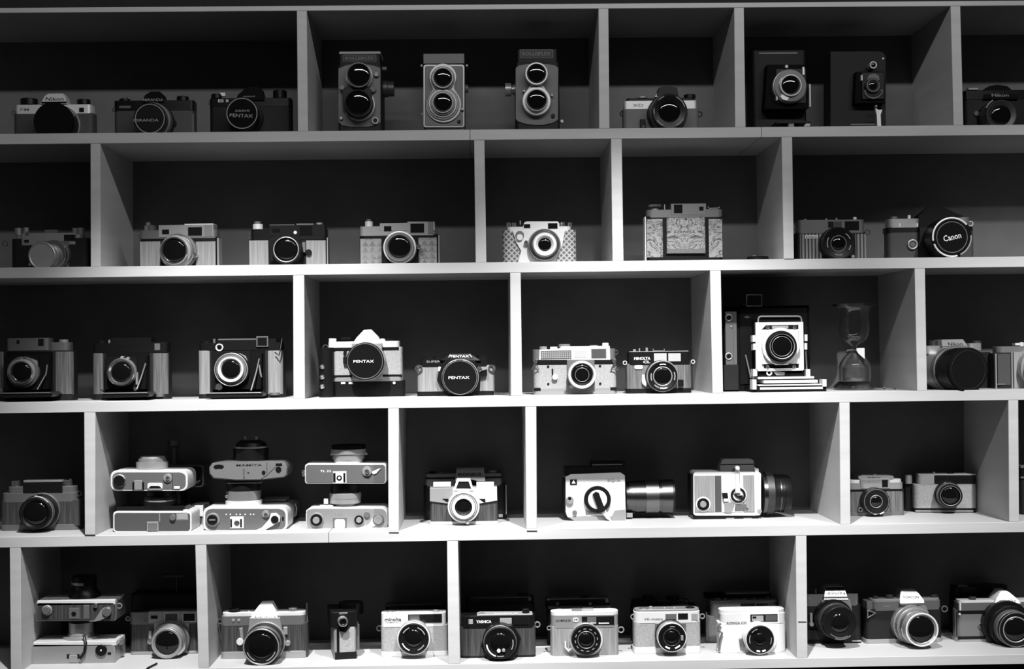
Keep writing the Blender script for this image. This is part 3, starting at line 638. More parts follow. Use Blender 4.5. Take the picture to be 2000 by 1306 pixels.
t = Thing(SLR, 'silver SLR camera with peaked white prism, attached black winder grip and lettered cap', '3b', 690, .07, 3)
t.bd('winder', 396, 975, 1000, None, 'black', .04, .006); t.bd('grip', 262, 690, 396, None, 'black', .045, .014, d1=.012); t.bd('body', 394, 690, 982, 975, 'cork', .034, .006)
for y in (853, 940, 1020): t.cy('grip_glint', 300, y, 20, 'chrome', .01, .0135, dome=.003)  # chrome domes modelled on the black grip in place of its glints
t.bd('top_plate', 350, 640, 955, 692, 'white', .033, .008, d1=.0008); t.bx('top_band', 394, 690, 952, 710, 'black', -.002, .0012); t.bd('base_plate', 398, 938, 978, 972, 'silver', .034, .006, d1=.0012); t.bx('base_band', 398, 924, 978, 938, 'black', -.002, .0012)
t.pg('prism', [(560, 655), (590, 605), (650, 538), (712, 535), (772, 595), (805, 655)], 'white', -.026, .006); t.bx('mirror_housing', 552, 655, 812, 955, 'silver', -.002, .010)
cp = t.lens(665, 805, [(162, .018, 'silver'), (152, .034, 'black'), (157, .040, 'blackm')], None, inner=((146, 3, 'grey', 0),)); t.tx('PENTAX', 568, 738, 806, 22, 'print', .0406, cp)
t.kn('shutter_dial', 390, 66, 612, 642, 'white'); t.kn('wind_lever', 500, 80, 602, 618, 'black'); t.kn('rewind_knob', 880, 110, 612, 642, 'black'); t.pg('prism_shoulder', [(780, 642), (800, 612), (830, 614), (842, 642)], 'white', -.02, .0)
for a in (460, 525): t.bx('winder_label', a, 984, a + 38, 1000, 'white', 0, .0014)
t.cy('winder_button', 912, 990, 12, 'white', 0, .003); t.lug(948, 690, 20); t.lug(960, 745, 22); t.lug(330, 690, 22); t.pg('lens_release', [(488, 700), (508, 698), (502, 750), (478, 745)], 'black', 0, .006); t.bx('self_timer', 478, 770, 508, 828, 'black', 0, .008)
t.tx('ASAHI', 620, 730, 622, 12, 'printg', .0064)

t = Thing(SLR, 'black-topped SLR camera with pale body panels and lettered black lens cap', '3b', 1430, .06, 3)
t.bd('body', 1108, 845, 1762, None, 'vl', .034, .008); t.bd('top_plate', 1125, 782, 1722, 850, 'black', .033, .008, d1=.0008); t.bd('base_plate', 1106, 1064, 1764, None, 'black', .034, .008, d1=.0006)
t.pg('prism', [(1300, 800), (1345, 772), (1392, 742), (1555, 740), (1600, 770), (1650, 800)], 'black', -.026, .006); t.pg('mirror_housing', [(1275, 965), (1300, 845), (1345, 800), (1600, 800), (1650, 900), (1640, 1060), (1340, 1060), (1300, 1000)], 'black', -.002, .010)
t.tx('PENTAX', 1392, 1548, 763, 20, 'print', .0064); t.tube('prism_chevron', [(1376, 774, .0064), (1390, 748, .0064)], 4, 'print'); t.tube('prism_chevron', [(1570, 772, .0064), (1552, 746, .0064)], 4, 'print'); t.tx('SUPER', 1186, 1302, 808, 18, 'printg', .0014)
cp = t.lens(1472, 945, [(156, .018, 'silver'), (146, .034, 'black'), (150, .040, 'blackm')], None, inner=((140, 3, 'grey', 0),)); t.tx('PENTAX', 1375, 1550, 944, 22, 'print', .0406, cp)
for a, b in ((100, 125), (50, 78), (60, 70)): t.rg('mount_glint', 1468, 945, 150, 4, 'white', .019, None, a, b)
t.lug(1122, 868, 26, 'chrome', -.002); t.lug(1742, 866, 26, 'chrome', -.002); t.pg('lens_release', [(1290, 850), (1310, 855), (1300, 892), (1284, 890)], 'white', 0, .012); t.pg('self_timer', [(1620, 858), (1648, 850), (1664, 880), (1636, 898), (1622, 884)], 'chrome', 0, .012); t.pg('timer_lever', [(1640, 890), (1700, 872), (1702, 925), (1660, 938)], 'black', 0, .008); t.kn('rewind_knob', 1210, 120, 765, 786, 'black'); t.kn('shutter_dial', 1665, 100, 752, 786, 'black')

t = Thing(RF, 'large silver rangefinder camera with meter grid window and triangular strap rings', '3c', 615, .06, 3)
t.bd('body', 242, 848, 998, 1130, 'cork', .034, .008); t.bd('base_plate', 240, 1108, 1002, None, 'silver', .034, .008, d1=.0006); t.bx('base_lock', 520, 1128, 780, 1152, 'silverd', 0, .0014)
t.bd('top_plate', 238, 755, 990, 852, 'silverd', .033, .008, d1=.0004); t.pg('top_housing', [(292, 850), (296, 756), (480, 748), (490, 728), (935, 722), (940, 850)], 'white', -.026, .0018)
t.bd('top_band', 242, 850, 990, 888, 'black', .034, .008, d1=.0008); t.bx('corner_trim', 242, 1104, 308, 1132, 'black', -.001, .0012); t.bx('corner_trim', 940, 1098, 998, 1126, 'black', -.001, .0012)
g = t.bx('meter_window', 308, 766, 586, 842, 'wing', 0, .0024)
for i in range(14): t.bx('meter_rib', 318 + i * 19, 770, 327 + i * 19, 836, 'greyl', 0, .0032, .0001, g)
for i in range(4): t.bx('meter_rib', 312, 776 + i * 17, 582, 781 + i * 17, 'greyl', 0, .0030, .0001, g)
t.win(612, 766, 726, 826, 'winl', 'white', d=.0022, nm='frame_window'); t.win(770, 752, 900, 830, 'wing', 'silver', d=.0022)
t.bx('mount_plate', 545, 850, 800, 1128, 'silverd', -.001, .003)
t.lens(684, 985, [(128, .014, 'silver'), (124, .026, 'white')], 98, 'glass', inner=((104, 4, 'silver', -.002), (62, 3, 'silverd', -.001)), rim=.86)
q = t.cy('self_timer', 438, 1005, 26, 'white', 0, .007); t.bx('timer_arm', 408, 930, 422, 1005, 'black', 0, .002, par=q)
for x, y in ((375, 910), (376, 1068), (846, 905), (848, 1065)): t.cy('screw', x, y, 11, 'black', 0, .0015)
for x, y in ((258, 900), (978, 900)):
    q = t.cy('strap_lug', x, y - 40, 18, 'chrome', -.004, .004); t.tube('strap_ring', [(x, y - 25, .004), (x - 34, y + 36, .004), (x + 34, y + 36, .004), (x, y - 25, .004)], 6, 'chrome', par=q)
t.kn('rewind_knob', 330, 70, 728, 758, 'silver'); t.kn('shutter_button', 425, 70, 730, 752, 'white'); t.kn('speed_dial', 522, 108, 706, 732, 'knurl'); t.kn('film_counter', 895, 60, 695, 724, 'white'); t.kn('shoe', 790, 80, 716, 726, 'silver'); t.cy('lens_release', 588, 1092, 18, 'silver', 0, .012); t.lug(990, 778, 18)

t = Thing(RF, 'small black-topped rangefinder camera with two light windows, veneer and white lettering', '3c', 1385, .05, 3)
t.bd('body', 1088, 885, 1680, 1125, 'vm', .032, .008); t.bd('base_plate', 1085, 1112, 1682, None, 'black', .033, .008, d1=.0008); t.bd('top_plate', 1104, 778, 1668, 892, 'black', .031, .006, d1=.0008); t.bx('top_edge', 1112, 772, 1650, 781, 'greyl', -.024, -.002)
t.win(1336, 790, 1452, 862, 'winl', nm='rangefinder_window'); t.win(1466, 790, 1580, 862, 'winl'); t.tx('MINOLTA', 1156, 1304, 836, 26, 'print', .0014, bold=.03); t.tx('CL', 1238, 1302, 868, 24, 'print', .0014, bold=.03)
t.pg('badge', rr(1160, 898, 1236, 935, 15), 'white', 0, .002); t.pg('self_timer', [(1228, 985), (1252, 985), (1256, 1035), (1278, 1065), (1262, 1092), (1232, 1065), (1226, 1040)], 'white', 0, .006)
t.lens(1418, 998, [(146, .010, 'black'), (142, .022, 'silverd'), (132, .028, 'black')], 80, rim=.9, inner=((138, 4, 'silver', -.004), (84, 5, 'silver', -.003)), arcs=((108, 5, 75, 105, 'print'), (108, 5, -20, 20, 'greyl'), (108, 5, 165, 200, 'greyl'), (108, 5, 225, 250, 'greyl'), (108, 5, 255, 290, 'print')))
t.bx('focus_lever', 1560, 1030, 1606, 1088, 'black', 0, .010); t.lug(1072, 876, 16, 'white', .004); t.lug(1690, 866, 16, 'white', .004)
for c, y, wd in ((1158, 752, 30), (1204, 745, 14), (1270, 738, 24)): t.kn('top_button', c, wd, y, 776, 'silver')
t.tube('accessory_shoe', [(1330, 748), (1326, 770), (1432, 770), (1428, 748)], 6, 'silver', -.016)

# press camera
t = Thing('press_camera', 'big black press camera with bright white front standard, bellows and drop bed', 'p', 560, .10, 3)
t.bd('body', 80, 225, 1075, None, 'blackm', .09, .004); t.bx('body_front', 262, 250, 1060, 1120, 'black', -.002, .002)
g = t.bx('flash_mount', 98, 285, 238, 905, 'grey', 0, .008); t.bx('mount_rail', 188, 430, 196, 905, 'black', 0, .0088, .0002, g); t.bx('grip_block', 82, 910, 255, 1195, 'lth', 0, .012)
for y in (358, 805): t.rg('mount_ring', 140, y, 36, 9, 'silver', .0090, g); t.cy('mount_socket', 140, y, 28, 'black', 0, .0086, g)
t.cy('mount_screw', 170, 462, 14, 'silver', 0, .0095, g)
f = t.add('frame_finder', tube_mesh('frame_finder', [(q[0], -.006, q[1]) for q in [t.p(a, b, .006) for a, b in ((346, 92), (520, 92), (520, 222), (346, 222), (346, 90))]], 8 * t.mpp), 'white')
t.bx('finder_post', 420, 222, 440, 262, 'black', .002, .008); t.pg('finder_mark', [(308, 352), (350, 334), (396, 352), (350, 370)], 'grey', 0, .0035)
t.pg('bellows', [(470, 380), (1010, 380), (1010, 1000), (470, 1000)], 'blackm', 0, .050)
t.bx('lens_standard', 450, 412, 1010, 960, 'white', .044, .052, .001)
t.tube('standard_arch', [(480, 420, .05), (480, 380, .05), (488, 352, .05), (510, 342, .05), (945, 340, .05), (970, 350, .05), (980, 375, .05), (984, 420, .05)], 10, 'silver'); t.bx('standard_shade', 490, 355, 975, 412, 'black', .03, .045)
t.bx('lens_board', 520, 496, 950, 890, 'white', .05, .056, .001); t.pg('board_clip', [(520, 495), (570, 445), (945, 440), (945, 495)], 'black', .05, .0535); t.bx('clip_bar', 640, 452, 830, 482, 'greyl', .05, .056); t.bx('board_clip', 545, 895, 950, 940, 'black', .05, .0535); t.bx('clip_bar', 675, 890, 835, 905, 'white', .05, .057)
for x, y in ((592, 470), (905, 468), (590, 930), (900, 925)): t.cy('clip_screw', x, y, 20, 'chrome', .05, .058)
t.lens(760, 690, [(212, .064, 'white'), (178, .068, 'black'), (160, .076, 'black')], 132, rim=.9, back=.052, inner=((140, 6, 'silver', -.001), (112, 4, 'silverd', -.003)), recess=.006)
for x, y in ((432, 600), (1035, 590), (440, 695), (1032, 690)): t.bx('side_knob', x - 18, y - 38, x + 18, y + 38, 'white', .03, .048)
for x in (445, 1060): t.bx('bed_knob', x - 24, 955, x + 24, 1035, 'white', .03, .052)
t.bx('standard_rail', 480, 945, 1000, 970, 'white', .04, .056)
q = t.bx('standard_foot', 490, 975, 990, 1030, 'black', .02, .050); t.rg('shutter_tip', 608, 995, 26, 9, 'white', .053, q); t.pg('release_plate', [(650, 970), (790, 990), (785, 1025), (690, 1025)], 'silver', .04, .053, par=q)
u0 = t.p(420, 1100, .06)
t.bx('drop_bed', 410, 1150, 1270, None, 'blackm', .0, .070)
for i, (x0, x1, y0, y1, d) in enumerate(((480, 1130, 1045, 1062, .055), (545, 1170, 1085, 1110, .062), (480, 1230, 1135, 1160, .068), (500, 1230, 1165, 1182, .0705))): t.bx('bed_rail', x0, y0, x1, y1, 'white', .0, d)
for x, y0, y1 in ((438, 1075, 1190), (1250, 1072, 1155)): t.bx('bed_cap', x - 24, y0, x + 24, y1, 'white', .05, .074)
for a in (((335, 790, .004), (360, 900, .02), (395, 1050, .05)), ((1030, 720, .045), (1040, 900, .04), (1045, 1000, .045))): t.tube('bed_strut', list(a), 9, 'silverd')
for y in (520, 600): t.cy('board_screw', 602 if y == 520 else 550, y + 10, 10, 'greyl', .05, .058)

# glass vessel with tag, small disc
t = Thing('glass_hourglass', 'clear glass hourglass-shaped vessel on a round base with a white paper tag at its neck', 'h', 515, .075, 3, cat='hourglass')
def shell(nm, prof, th):
    dc = .036; u = t.p(515, 700, -dc)[0]; o = [(r * t.mpp, t.p(515, y, -dc)[1]) for r, y in prof]
    inn = [(max(r - th, .0006), z) for r, z in o][::-1]
    t.add(nm, lathe_mesh(nm, o + inn, 48, 'z', (u, dc)), 'clear')
shell('upper_bulb', [(28, 715), (34, 690), (90, 655), (150, 610), (185, 540), (195, 470), (190, 380), (185, 300), (200, 240), (245, 190), (300, 155)], .0012)
shell('lower_bulb', [(195, 1140), (205, 1090), (205, 960), (190, 905), (130, 820), (70, 765), (30, 735), (28, 715)], .0012)
t.vl('base', 515, [(262, 1245), (268, 1225), (262, 1195), (215, 1150), (200, 1138)], 'clear', .036, n=48); t.vl('base_ring', 515, [(258, 1246), (258, 1228)], 'inner', .036, n=48)
t.vl('sand', 515, [(150, 1132), (150, 960), (120, 930), (60, 830), (12, 775)], 'liquid', .036, n=40)
t.pg('paper_tag', [(540, 724), (560, 716), (645, 714), (648, 860), (590, 805), (545, 775)], 'paper', -.004, -.0035); t.tube('tag_cord', [(410, 770, -.004), (470, 760, .0), (530, 740, .002), (560, 790, .001), (640, 868, -.003)], 9, 'black'); t.tube('tag_string', [(412, 768, -.006), (430, 742, -.006), (500, 735, -.004)], 10, 'silverd')
t = Thing('metal_disc', 'small thin metal disc lying beside the glass hourglass', 'h', 890, .06, 3, cat='disc')
t.kn('disc', 890, 300, 1222, 1250, 'silverd', .03, n=40); t.kn('disc_boss', 898, 40, 1205, 1224, 'chrome', .01)

t = Thing(SLR, 'silver SLR camera with lettered prism and an oversized black capped lens beside a divider', '3d', 1570, .085, 3, yaw=14)
t.bd('body', 1385, 545, 1800, None, 'lth', .036, .008); t.bd('top_plate', 1385, 500, 1480, 552, 'silver', .034, .006, d1=.0008); t.bd('top_plate', 1660, 484, 1740, 530, 'silver', .034, .006, d1=.0002)
t.pg('prism', [(1495, 560), (1508, 478), (1514, 460), (1648, 458), (1666, 500), (1672, 560)], 'silver', -.03, .008); t.tx('Nikon', 1538, 1642, 488, 22, 'printd', .0085); t.bx('prism_band', 1502, 502, 1664, 506, 'silverd', 0, .0085, .0002)
t.pg('mirror_housing', [(1478, 760), (1480, 580), (1510, 540), (1660, 535), (1700, 590), (1700, 760)], 'silver', -.002, .014)
cp = t.lens(1650, 652, [(138, .024, 'silver'), (140, .034, 'silverd'), (132, .052, 'black'), (138, .075, 'black'), (138, .079, 'blackm')], None); t.rg('cap_groove', 1650, 652, 118, 2, 'lth', .0792, cp)
t.kn('rewind_knob', 1425, 60, 466, 500, 'knurld'); t.kn('shutter_dial', 1700, 60, 468, 488, 'knurld'); t.bx('self_timer', 1420, 640, 1436, 690, 'silver', 0, .006); t.cy('timer_tip', 1426, 702, 16, 'chrome', 0, .008)

t = Thing(RF, 'camera with pale veneer panel and bright winding lever at the end of the third shelf', 'n', 1200, .07, 3)
t.bd('body', 580, 460, 1800, None, 'lth', .036, .012); t.bx('dark_window', 640, 480, 880, 1040, 'wing', -.001, .002); t.bx('veneer_panel', 930, 440, 1800, None, 'vl', -.002, .0014)
for x in (595, 885): t.bx('trim_strip', x, 440 if x > 600 else 470, x + 28, None, 'silver', -.002, .003)
t.bx('trim_strip', 640, 1015, 775, 1040, 'silverd', 0, .003); t.bd('top_plate', 640, 340, 1800, 442, 'silverd', .034, .01, d1=.0004); t.bx('wind_lever', 960, 278, 1115, 318, 'white', -.02, -.006); t.kn('lever_post', 1075, 80, 262, 420, 'white', .008); t.lens(1500, 740, [(380, .02, 'silver'), (340, .035, 'chrome')], 260)

# ================================================================== fourth shelf
t = Thing(RF, 'dark rangefinder camera with a large black lens, alone in its compartment before the stacked cameras', '4a', 345, .085, 4)
t.bd('body', 0, 890, 715, 1110, 'vd', .034, .010); t.bd('base_plate', -4, 1104, 690, None, 'silverd', .034, .010, d1=.0006); t.bd('top_plate', 10, 826, 668, 898, 'silverd', .033, .010, d1=.0006)
t.bd('top_housing', 60, 770, 660, 830, 'silverd', .03, .01, d1=-.002); t.bx('window_strip', 202, 728, 548, 822, 'win', -.02, .001); t.bx('strip_edge', 205, 712, 545, 728, 'silver', -.024, .0004)
t.kn('rewind_knob', 140, 80, 712, 774, 'chrome'); t.kn('wind_knob', 592, 90, 704, 772, 'chrome'); t.lug(696, 826, 20); t.kn('shutter_button', 620, 24, 695, 706, 'silverd')
t.lens(305, 1003, [(160, .008, 'silverd'), (152, .022, 'black'), (140, .034, 'silverd'), (136, .044, 'black')], 102, rim=.9, arcs=((150, 5, 40, 90, 'white'),)); t.cy('focus_tab', 370, 866, 30, 'chrome', .0, .018)

LY = 'lying_camera'
def lying(label, fr, pts, Y, basey=None, face='silver', shell='silver', inset=22, depth=.072, cx=None, z=None):
    x0, x1 = min(q[0] for q in pts), max(q[0] for q in pts)
    t = Thing(LY, label, fr, (x0 + x1) / 2 if cx is None else cx, Y, 4 if fr[0] != '5' else 5, basey=basey)
    t.pg('body', pts, shell, -depth, 0, .0012)
    yc = (min(q[1] for q in pts) + max(q[1] for q in pts)) / 2; xc = (x0 + x1) / 2; W = (x1 - x0) / 2; H = (max(q[1] for q in pts) - min(q[1] for q in pts)) / 2
    t.pg('top_plate', [(xc + (x - xc) * (W - inset) / W, yc + (y - yc) * (H - inset) / H) for x, y in pts], face, -.003, .001)
    return t
# left pile
b = lying('dark lying camera at the bottom of the pile against the divider, with a rectangular window', 's1', rr(128, 985, 1082, 1240, 40), .045, face='lthg', shell='white', inset=18)
b.bx('front_cover', 170, 935, 1000, 990, 'black', -.06, -.010); b.bx('hot_shoe', 540, 1112, 680, 1225, 'silver', 0, .0024); b.bx('shoe_groove', 552, 1124, 668, 1225, 'silverd', 0, .0028)
b.win(908, 1022, 1030, 1082, 'greyl', 'silver', 10, nm='counter_window'); b.cy('shutter_button', 850, 1060, 36, 'silverd', 0, .006); b.bx('plate_divide', 684, 1000, 700, 1110, 'silver', 0, .002); b.kn('end_knob', 1020, 80, 960, 990, 'white', .01)
b.vl('lens', 700, [(200, 940), (200, 860), (185, 850), (185, 800), (160, 790), (160, 742)], 'black', .036); b.vl('lens_ring', 700, [(188, 862), (188, 838)], 'silver', .036)
b = lying('silver lying camera with round dial and white-edged slot, topmost of its pile', 's1', rr(96, 488, 1035, 738, 75), .045, 740, 'silverd', 'white', inset=24)
b.lens(200, 615, [(78, .004, 'silverd'), (66, .008, 'black')], None, nm='rewind_knob'); b.rg('knob_rim', 200, 615, 70, 10, 'silver', .006, None, 20, 150)
b.bx('shoe_rail', 362, 630, 385, 722, 'black', 0, .003); b.bx('shoe_rail', 482, 630, 505, 722, 'black', 0, .003); b.bx('hot_shoe', 385, 610, 482, 722, 'silver', 0, .0026)
q = b.pg('slot_plate', rr(545, 640, 730, 720, 25), 'white', 0, .003); b.pg('slot', [(555, 708), (585, 676), (690, 676), (720, 708)], 'black', 0, .0036, par=q)
q = b.cy('shutter_dial', 790, 582, 52, 'silver', 0, .004); b.cy('shutter_button', 790, 582, 26, 'chrome', 0, .007, q); b.bx('plate_divide', 850, 530, 856, 720, 'black', 0, .0016); b.bx('counter_window', 868, 682, 938, 712, 'white', 0, .0024)
b.vl('lens', 605, [(190, 490), (192, 380)], 'silver', .036); b.vl('lens_ring', 605, [(170, 382), (165, 335)], 'knurl', .036); b.vl('lens_rim', 605, [(150, 336), (146, 315)], 'silver', .036)
b = lying('lying camera with bright end cover, bottom of the hidden row behind the divider pile', 's1', rr(470, 935, 1228, 1165, 40), .135, face='vd')
b.bx('end_cover', 1060, 915, 1224, 1045, 'white', -.06, .004); b.vl('lens', 880, [(150, 940), (150, 860), (140, 700)], 'black', .036); b.lug(1265, 915, 34, 'silverd', .01)
b = lying('dark lying camera with chrome outline and tall stemmed lens, topmost behind the divider pile', 's1', rr(500, 425, 1228, 690, 40), .135, 694, 'black', inset=14, shell='silverd')
b.vl('lens', 875, [(34, 428), (34, 205), (70, 185), (72, 122)], 'grey', .036); b.pg('strap_plate', [(1070, 700), (1180, 625), (1190, 600), (1080, 640)], 'silverd', 0, .006)
# middle pile
b = lying('silver lying camera with wind lever jutting forward, bottom of the middle pile', 's2', rr(40, 928, 1068, 1232, 85), .05, face='silverd', shell='white', inset=26)
b.lens(150, 1090, [(82, .004, 'silver'), (62, .009, 'black')], None, nm='rewind_knob'); b.bx('crank', 112, 1080, 190, 1100, 'silverd', .008, .011)
b.bx('hot_shoe', 366, 1050, 535, 1190, 'white', 0, .0024); b.bx('shoe_rail', 370, 1078, 392, 1178, 'black', 0, .0034); b.bx('shoe_rail', 490, 1078, 512, 1178, 'black', 0, .0034); b.cy('shoe_contact', 450, 1130, 34, 'chrome', 0, .0034)
b.pg('wind_lever', [(860, 1010), (930, 1005), (975, 1050), (970, 1110), (900, 1150), (840, 1180), (800, 1235), (680, 1235), (760, 1180), (850, 1080)], 'white', .002, .007); b.cy('lever_hub', 910, 1085, 46, 'black', .002, .009)
q = b.cy('shutter_dial', 800, 1020, 46, 'silver', 0, .004); b.cy('shutter_button', 800, 1025, 22, 'chrome', 0, .007, q); b.bx('counter_window', 1000, 1050, 1022, 1098, 'black', 0, .002)
for x in (322, 372, 445, 490, 552, 618, 655): b.cy('engraving', x, 1022, 9, 'white', 0, .0016)
b.vl('lens', 538, [(222, 935), (222, 842)], 'white', .038); b.vl('lens_ring', 536, [(206, 844), (214, 725)], 'knurl', .038); b.vl('lens_hood', 535, [(212, 726), (212, 640), (208, 612)], 'black', .038); b.bx('filter_edge', 330, 632, 745, 642, 'silverd', -.02, -.006); b.cy('focus_tab', 322, 802, 16, 'chrome', -.03, -.02)
b = lying('grey lettered lying camera with a long black lens, on top of the middle pile', 's2', [(115, 450), (150, 400), (300, 378), (1000, 378), (1042, 400), (1066, 440), (1060, 540), (1030, 570), (740, 606), (430, 608), (165, 584), (118, 530)], .05, 610, 'lthl', 'silverd', inset=10)
b.tx('MAMIYA', 445, 755, 422, 26, 'printd', .0014); b.pg('crank_slot', [(165, 450), (180, 425), (230, 415), (280, 422), (296, 445), (270, 468), (230, 458), (190, 472)], 'black', 0, .002)
b.bx('hot_shoe', 525, 460, 548, 580, 'grey', 0, .002); b.cy('shutter_button', 775, 512, 22, 'black', 0, .003); b.tube('lever_seam', [(735, 600, .001), (820, 545, .001), (920, 445, .001)], 4, 'printd'); b.bx('plate_seam', 812, 390, 820, 530, 'printd', 0, .0014); b.cy('lever_hub', 955, 475, 34, 'black', 0, .003); b.bx('counter_window', 922, 402, 1000, 430, 'black', 0, .002); b.cy('speed_mark', 590, 515, 12, 'printd', 0, .0016)
b.vl('lens', 625, [(215, 380), (215, 215), (190, 205), (175, 150), (120, 115)], 'black', .036); b.vl('lens_ring', 625, [(205, 212), (205, 192)], 'silver', .036); b.vl('lens_rim', 628, [(102, 116), (102, 68)], 'silver', .036)
b = lying('pale lying camera showing only its rounded end behind the middle pile', 's2', rr(480, 880, 1150, 1075, 60), .135, face='silver')
b.bx('flat_bar', 760, 842, 1046, 862, 'silver', -.05, 0); b.cy('shutter_button', 905, 905, 30, 'black', 0, .004); b.cy('wind_hub', 1075, 992, 22, 'chrome', 0, .006); b.tube('end_rail', [(1160, 890, 0), (1178, 940, 0), (1170, 1030, 0), (1120, 1070, 0)], 6, 'silverd'); b.bx('flat_support', 800, 860, 1000, 885, 'silverd', -.05, -.005)
# right pile
b = lying('silver lying camera with two round dials, bottom of the pile touching the second divider', '4b', rr(978, 950, 1696, 1150, 55), .055, face='silver', shell='white', inset=8)
b.lens(1068, 1062, [(62, .004, 'silver'), (52, .008, 'black'), (30, .011, 'silver')], None, nm='rewind_knob'); b.bx('hot_shoe', 1216, 1038, 1338, 1142, 'silverd', 0, .002); b.pg('shoe_groove', rr(1232, 1052, 1322, 1140, 20), 'white', 0, .0026)
q = b.cy('shutter_dial', 1444, 1060, 40, 'black', 0, .006); b.cy('dial_cap', 1444, 1060, 24, 'silver', 0, .009, q); q = b.cy('wind_hub', 1615, 1058, 50, 'silverd', 0, .004); b.cy('hub_cap', 1615, 1058, 38, 'silver', 0, .006, q); b.pg('wind_lever', [(1560, 1040), (1548, 1080), (1520, 1110), (1430, 1135), (1560, 1130), (1600, 1100)], 'white', 0, .003); b.cy('shutter_button', 1515, 1012, 26, 'silverd', 0, .005)
b.tx('HEX', 1222, 1302, 1008, 16, 'printg', .0014); b.vl('lens', 1325, [(95, 955), (95, 918), (140, 905), (140, 860)], 'silver', .036); b.vl('lens_ring', 1325, [(142, 862), (142, 820), (130, 815)], 'silver', .036); b.vl('lens_hood', 1325, [(128, 816), (128, 738)], 'black', .036); b.bx('focus_tab', 1136, 870, 1174, 918, 'white', -.03, -.022); b.cy('strap_lug', 1000, 985, 20, 'white', -.01, 0); b.bx('front_edge', 1090, 940, 1210, 956, 'white', -.03, -.002)
b = lying('silver lying camera with square hot shoe and wide silver lens, topmost of its pile', '4b', rr(970, 565, 1684, 742, 25), .055, 744, 'silverd', 'white', inset=9)
b.bx('hot_shoe', 1216, 632, 1336, 735, 'white', 0, .0022); b.bx('shoe_rail', 1218, 646, 1240, 728, 'black', 0, .003); b.bx('shoe_rail', 1308, 646, 1326, 728, 'black', 0, .003); q = b.cy('shoe_contact', 1272, 690, 24, 'black', 0, .003); b.cy('contact_tip', 1272, 690, 12, 'white', 0, .0036, q)
q = b.cy('shutter_dial', 1515, 632, 42, 'silver', 0, .005); b.cy('shutter_button', 1515, 632, 20, 'chrome', 0, .009, q); b.tx('TL 22', 1105, 1200, 628, 20, 'print', .0014); b.pg('wind_lever', [(1550, 640), (1610, 612), (1640, 605), (1600, 650), (1575, 660)], 'white', 0, .003); b.cy('strap_lug', 955, 635, 14, 'chrome', -.01, 0); b.cy('strap_lug', 958, 662, 12, 'chrome', -.01, 0)
b.vl('lens', 1353, [(128, 568), (128, 520)], 'white', .036); b.vl('lens_ring', 1355, [(142, 522), (142, 480), (156, 470), (156, 432)], 'silver', .036); b.vl('lens_hood', 1355, [(150, 434), (150, 398)], 'blackm', .036); b.hl('focus_tab', 480, [(1195, 12), (1520, 12)], 'silverd', .036)

# two nested SLRs
t = Thing(SLR, 'wide lettered SLR camera standing behind the small bright-lensed camera', '4c', 672, .152, 4)
t.bd('body', 300, 755, 1032, None, 'black', .034, .010); t.bd('top_plate', 316, 655, 1000, 757, 'silverd', .033, .008, d1=.0006); t.bx('plate_groove', 318, 685, 998, 691, 'black', 0, .001)
t.pg('prism', [(580, 720), (592, 618), (600, 610), (828, 610), (836, 618), (848, 720)], 'silver', -.028, .008); t.bx('prism_top', 590, 610, 836, 625, 'greyl', -.026, .009); t.tx('KONICA', 612, 815, 660, 26, 'printd', .0086, bold=.03)
t.lens(710, 880, [(170, .02, 'black')], 100); t.kn('rewind_knob', 380, 60, 628, 658, 'black'); t.kn('shutter_button', 450, 26, 636, 658, 'silver'); t.kn('wind_knob', 910, 90, 618, 658, 'silverd'); t.bx('body_edge', 1022, 750, 1036, 1010, 'silver', -.028, -.004); t.bx('accent', 962, 1010, 1000, 1035, 'silver', 0, .002)
t = Thing(SLR, 'small camera with white-framed peak, thick pale lens ring and wood-grain lower panels', '4c', 657, .08, 4)
t.bd('body', 362, 885, 955, 1085, 'vd', .03, .006); t.bd('base_plate', 360, 1076, 957, None, 'white', .03, .006, d1=.0006)
t.pg('top_plate', [(358, 778), (948, 768), (950, 888), (800, 912), (500, 912), (358, 895)], 'silver', -.026, .003); t.pg('face_plate', [(560, 778), (948, 768), (950, 888), (800, 912), (560, 912)], 'white', -.002, .0036)
for a, b in ((388, 542), (768, 922)): t.bx('top_block', a, 732, b, 766, 'white', -.022, -.004)
f = t.pg('prism', [(565, 800), (596, 704), (712, 704), (742, 800)], 'white', -.024, .006); t.pg('prism_window', [(586, 784), (610, 722), (700, 722), (724, 784)], 'win', 0, .0066, .0002, f)
for s_ in ((466, 872, 512, 898), (786, 872, 838, 905)): t.pg('shoulder_notch', [(s_[0], s_[1]), (s_[2] + 8, s_[1]), (s_[2] + 12, s_[3]), (s_[2] - 10, s_[3])], 'black', 0, .004)
t.lens(654, 948, [(140, .010, 'silver'), (138, .022, 'white'), (102, .030, 'white')], 76, rim=.72, inner=((120, 4, 'silverd', -.007), (104, 4, 'inner', -.006)), recess=.006); t.cy('focus_tab', 690, 1082, 16, 'silver', 0, .024)

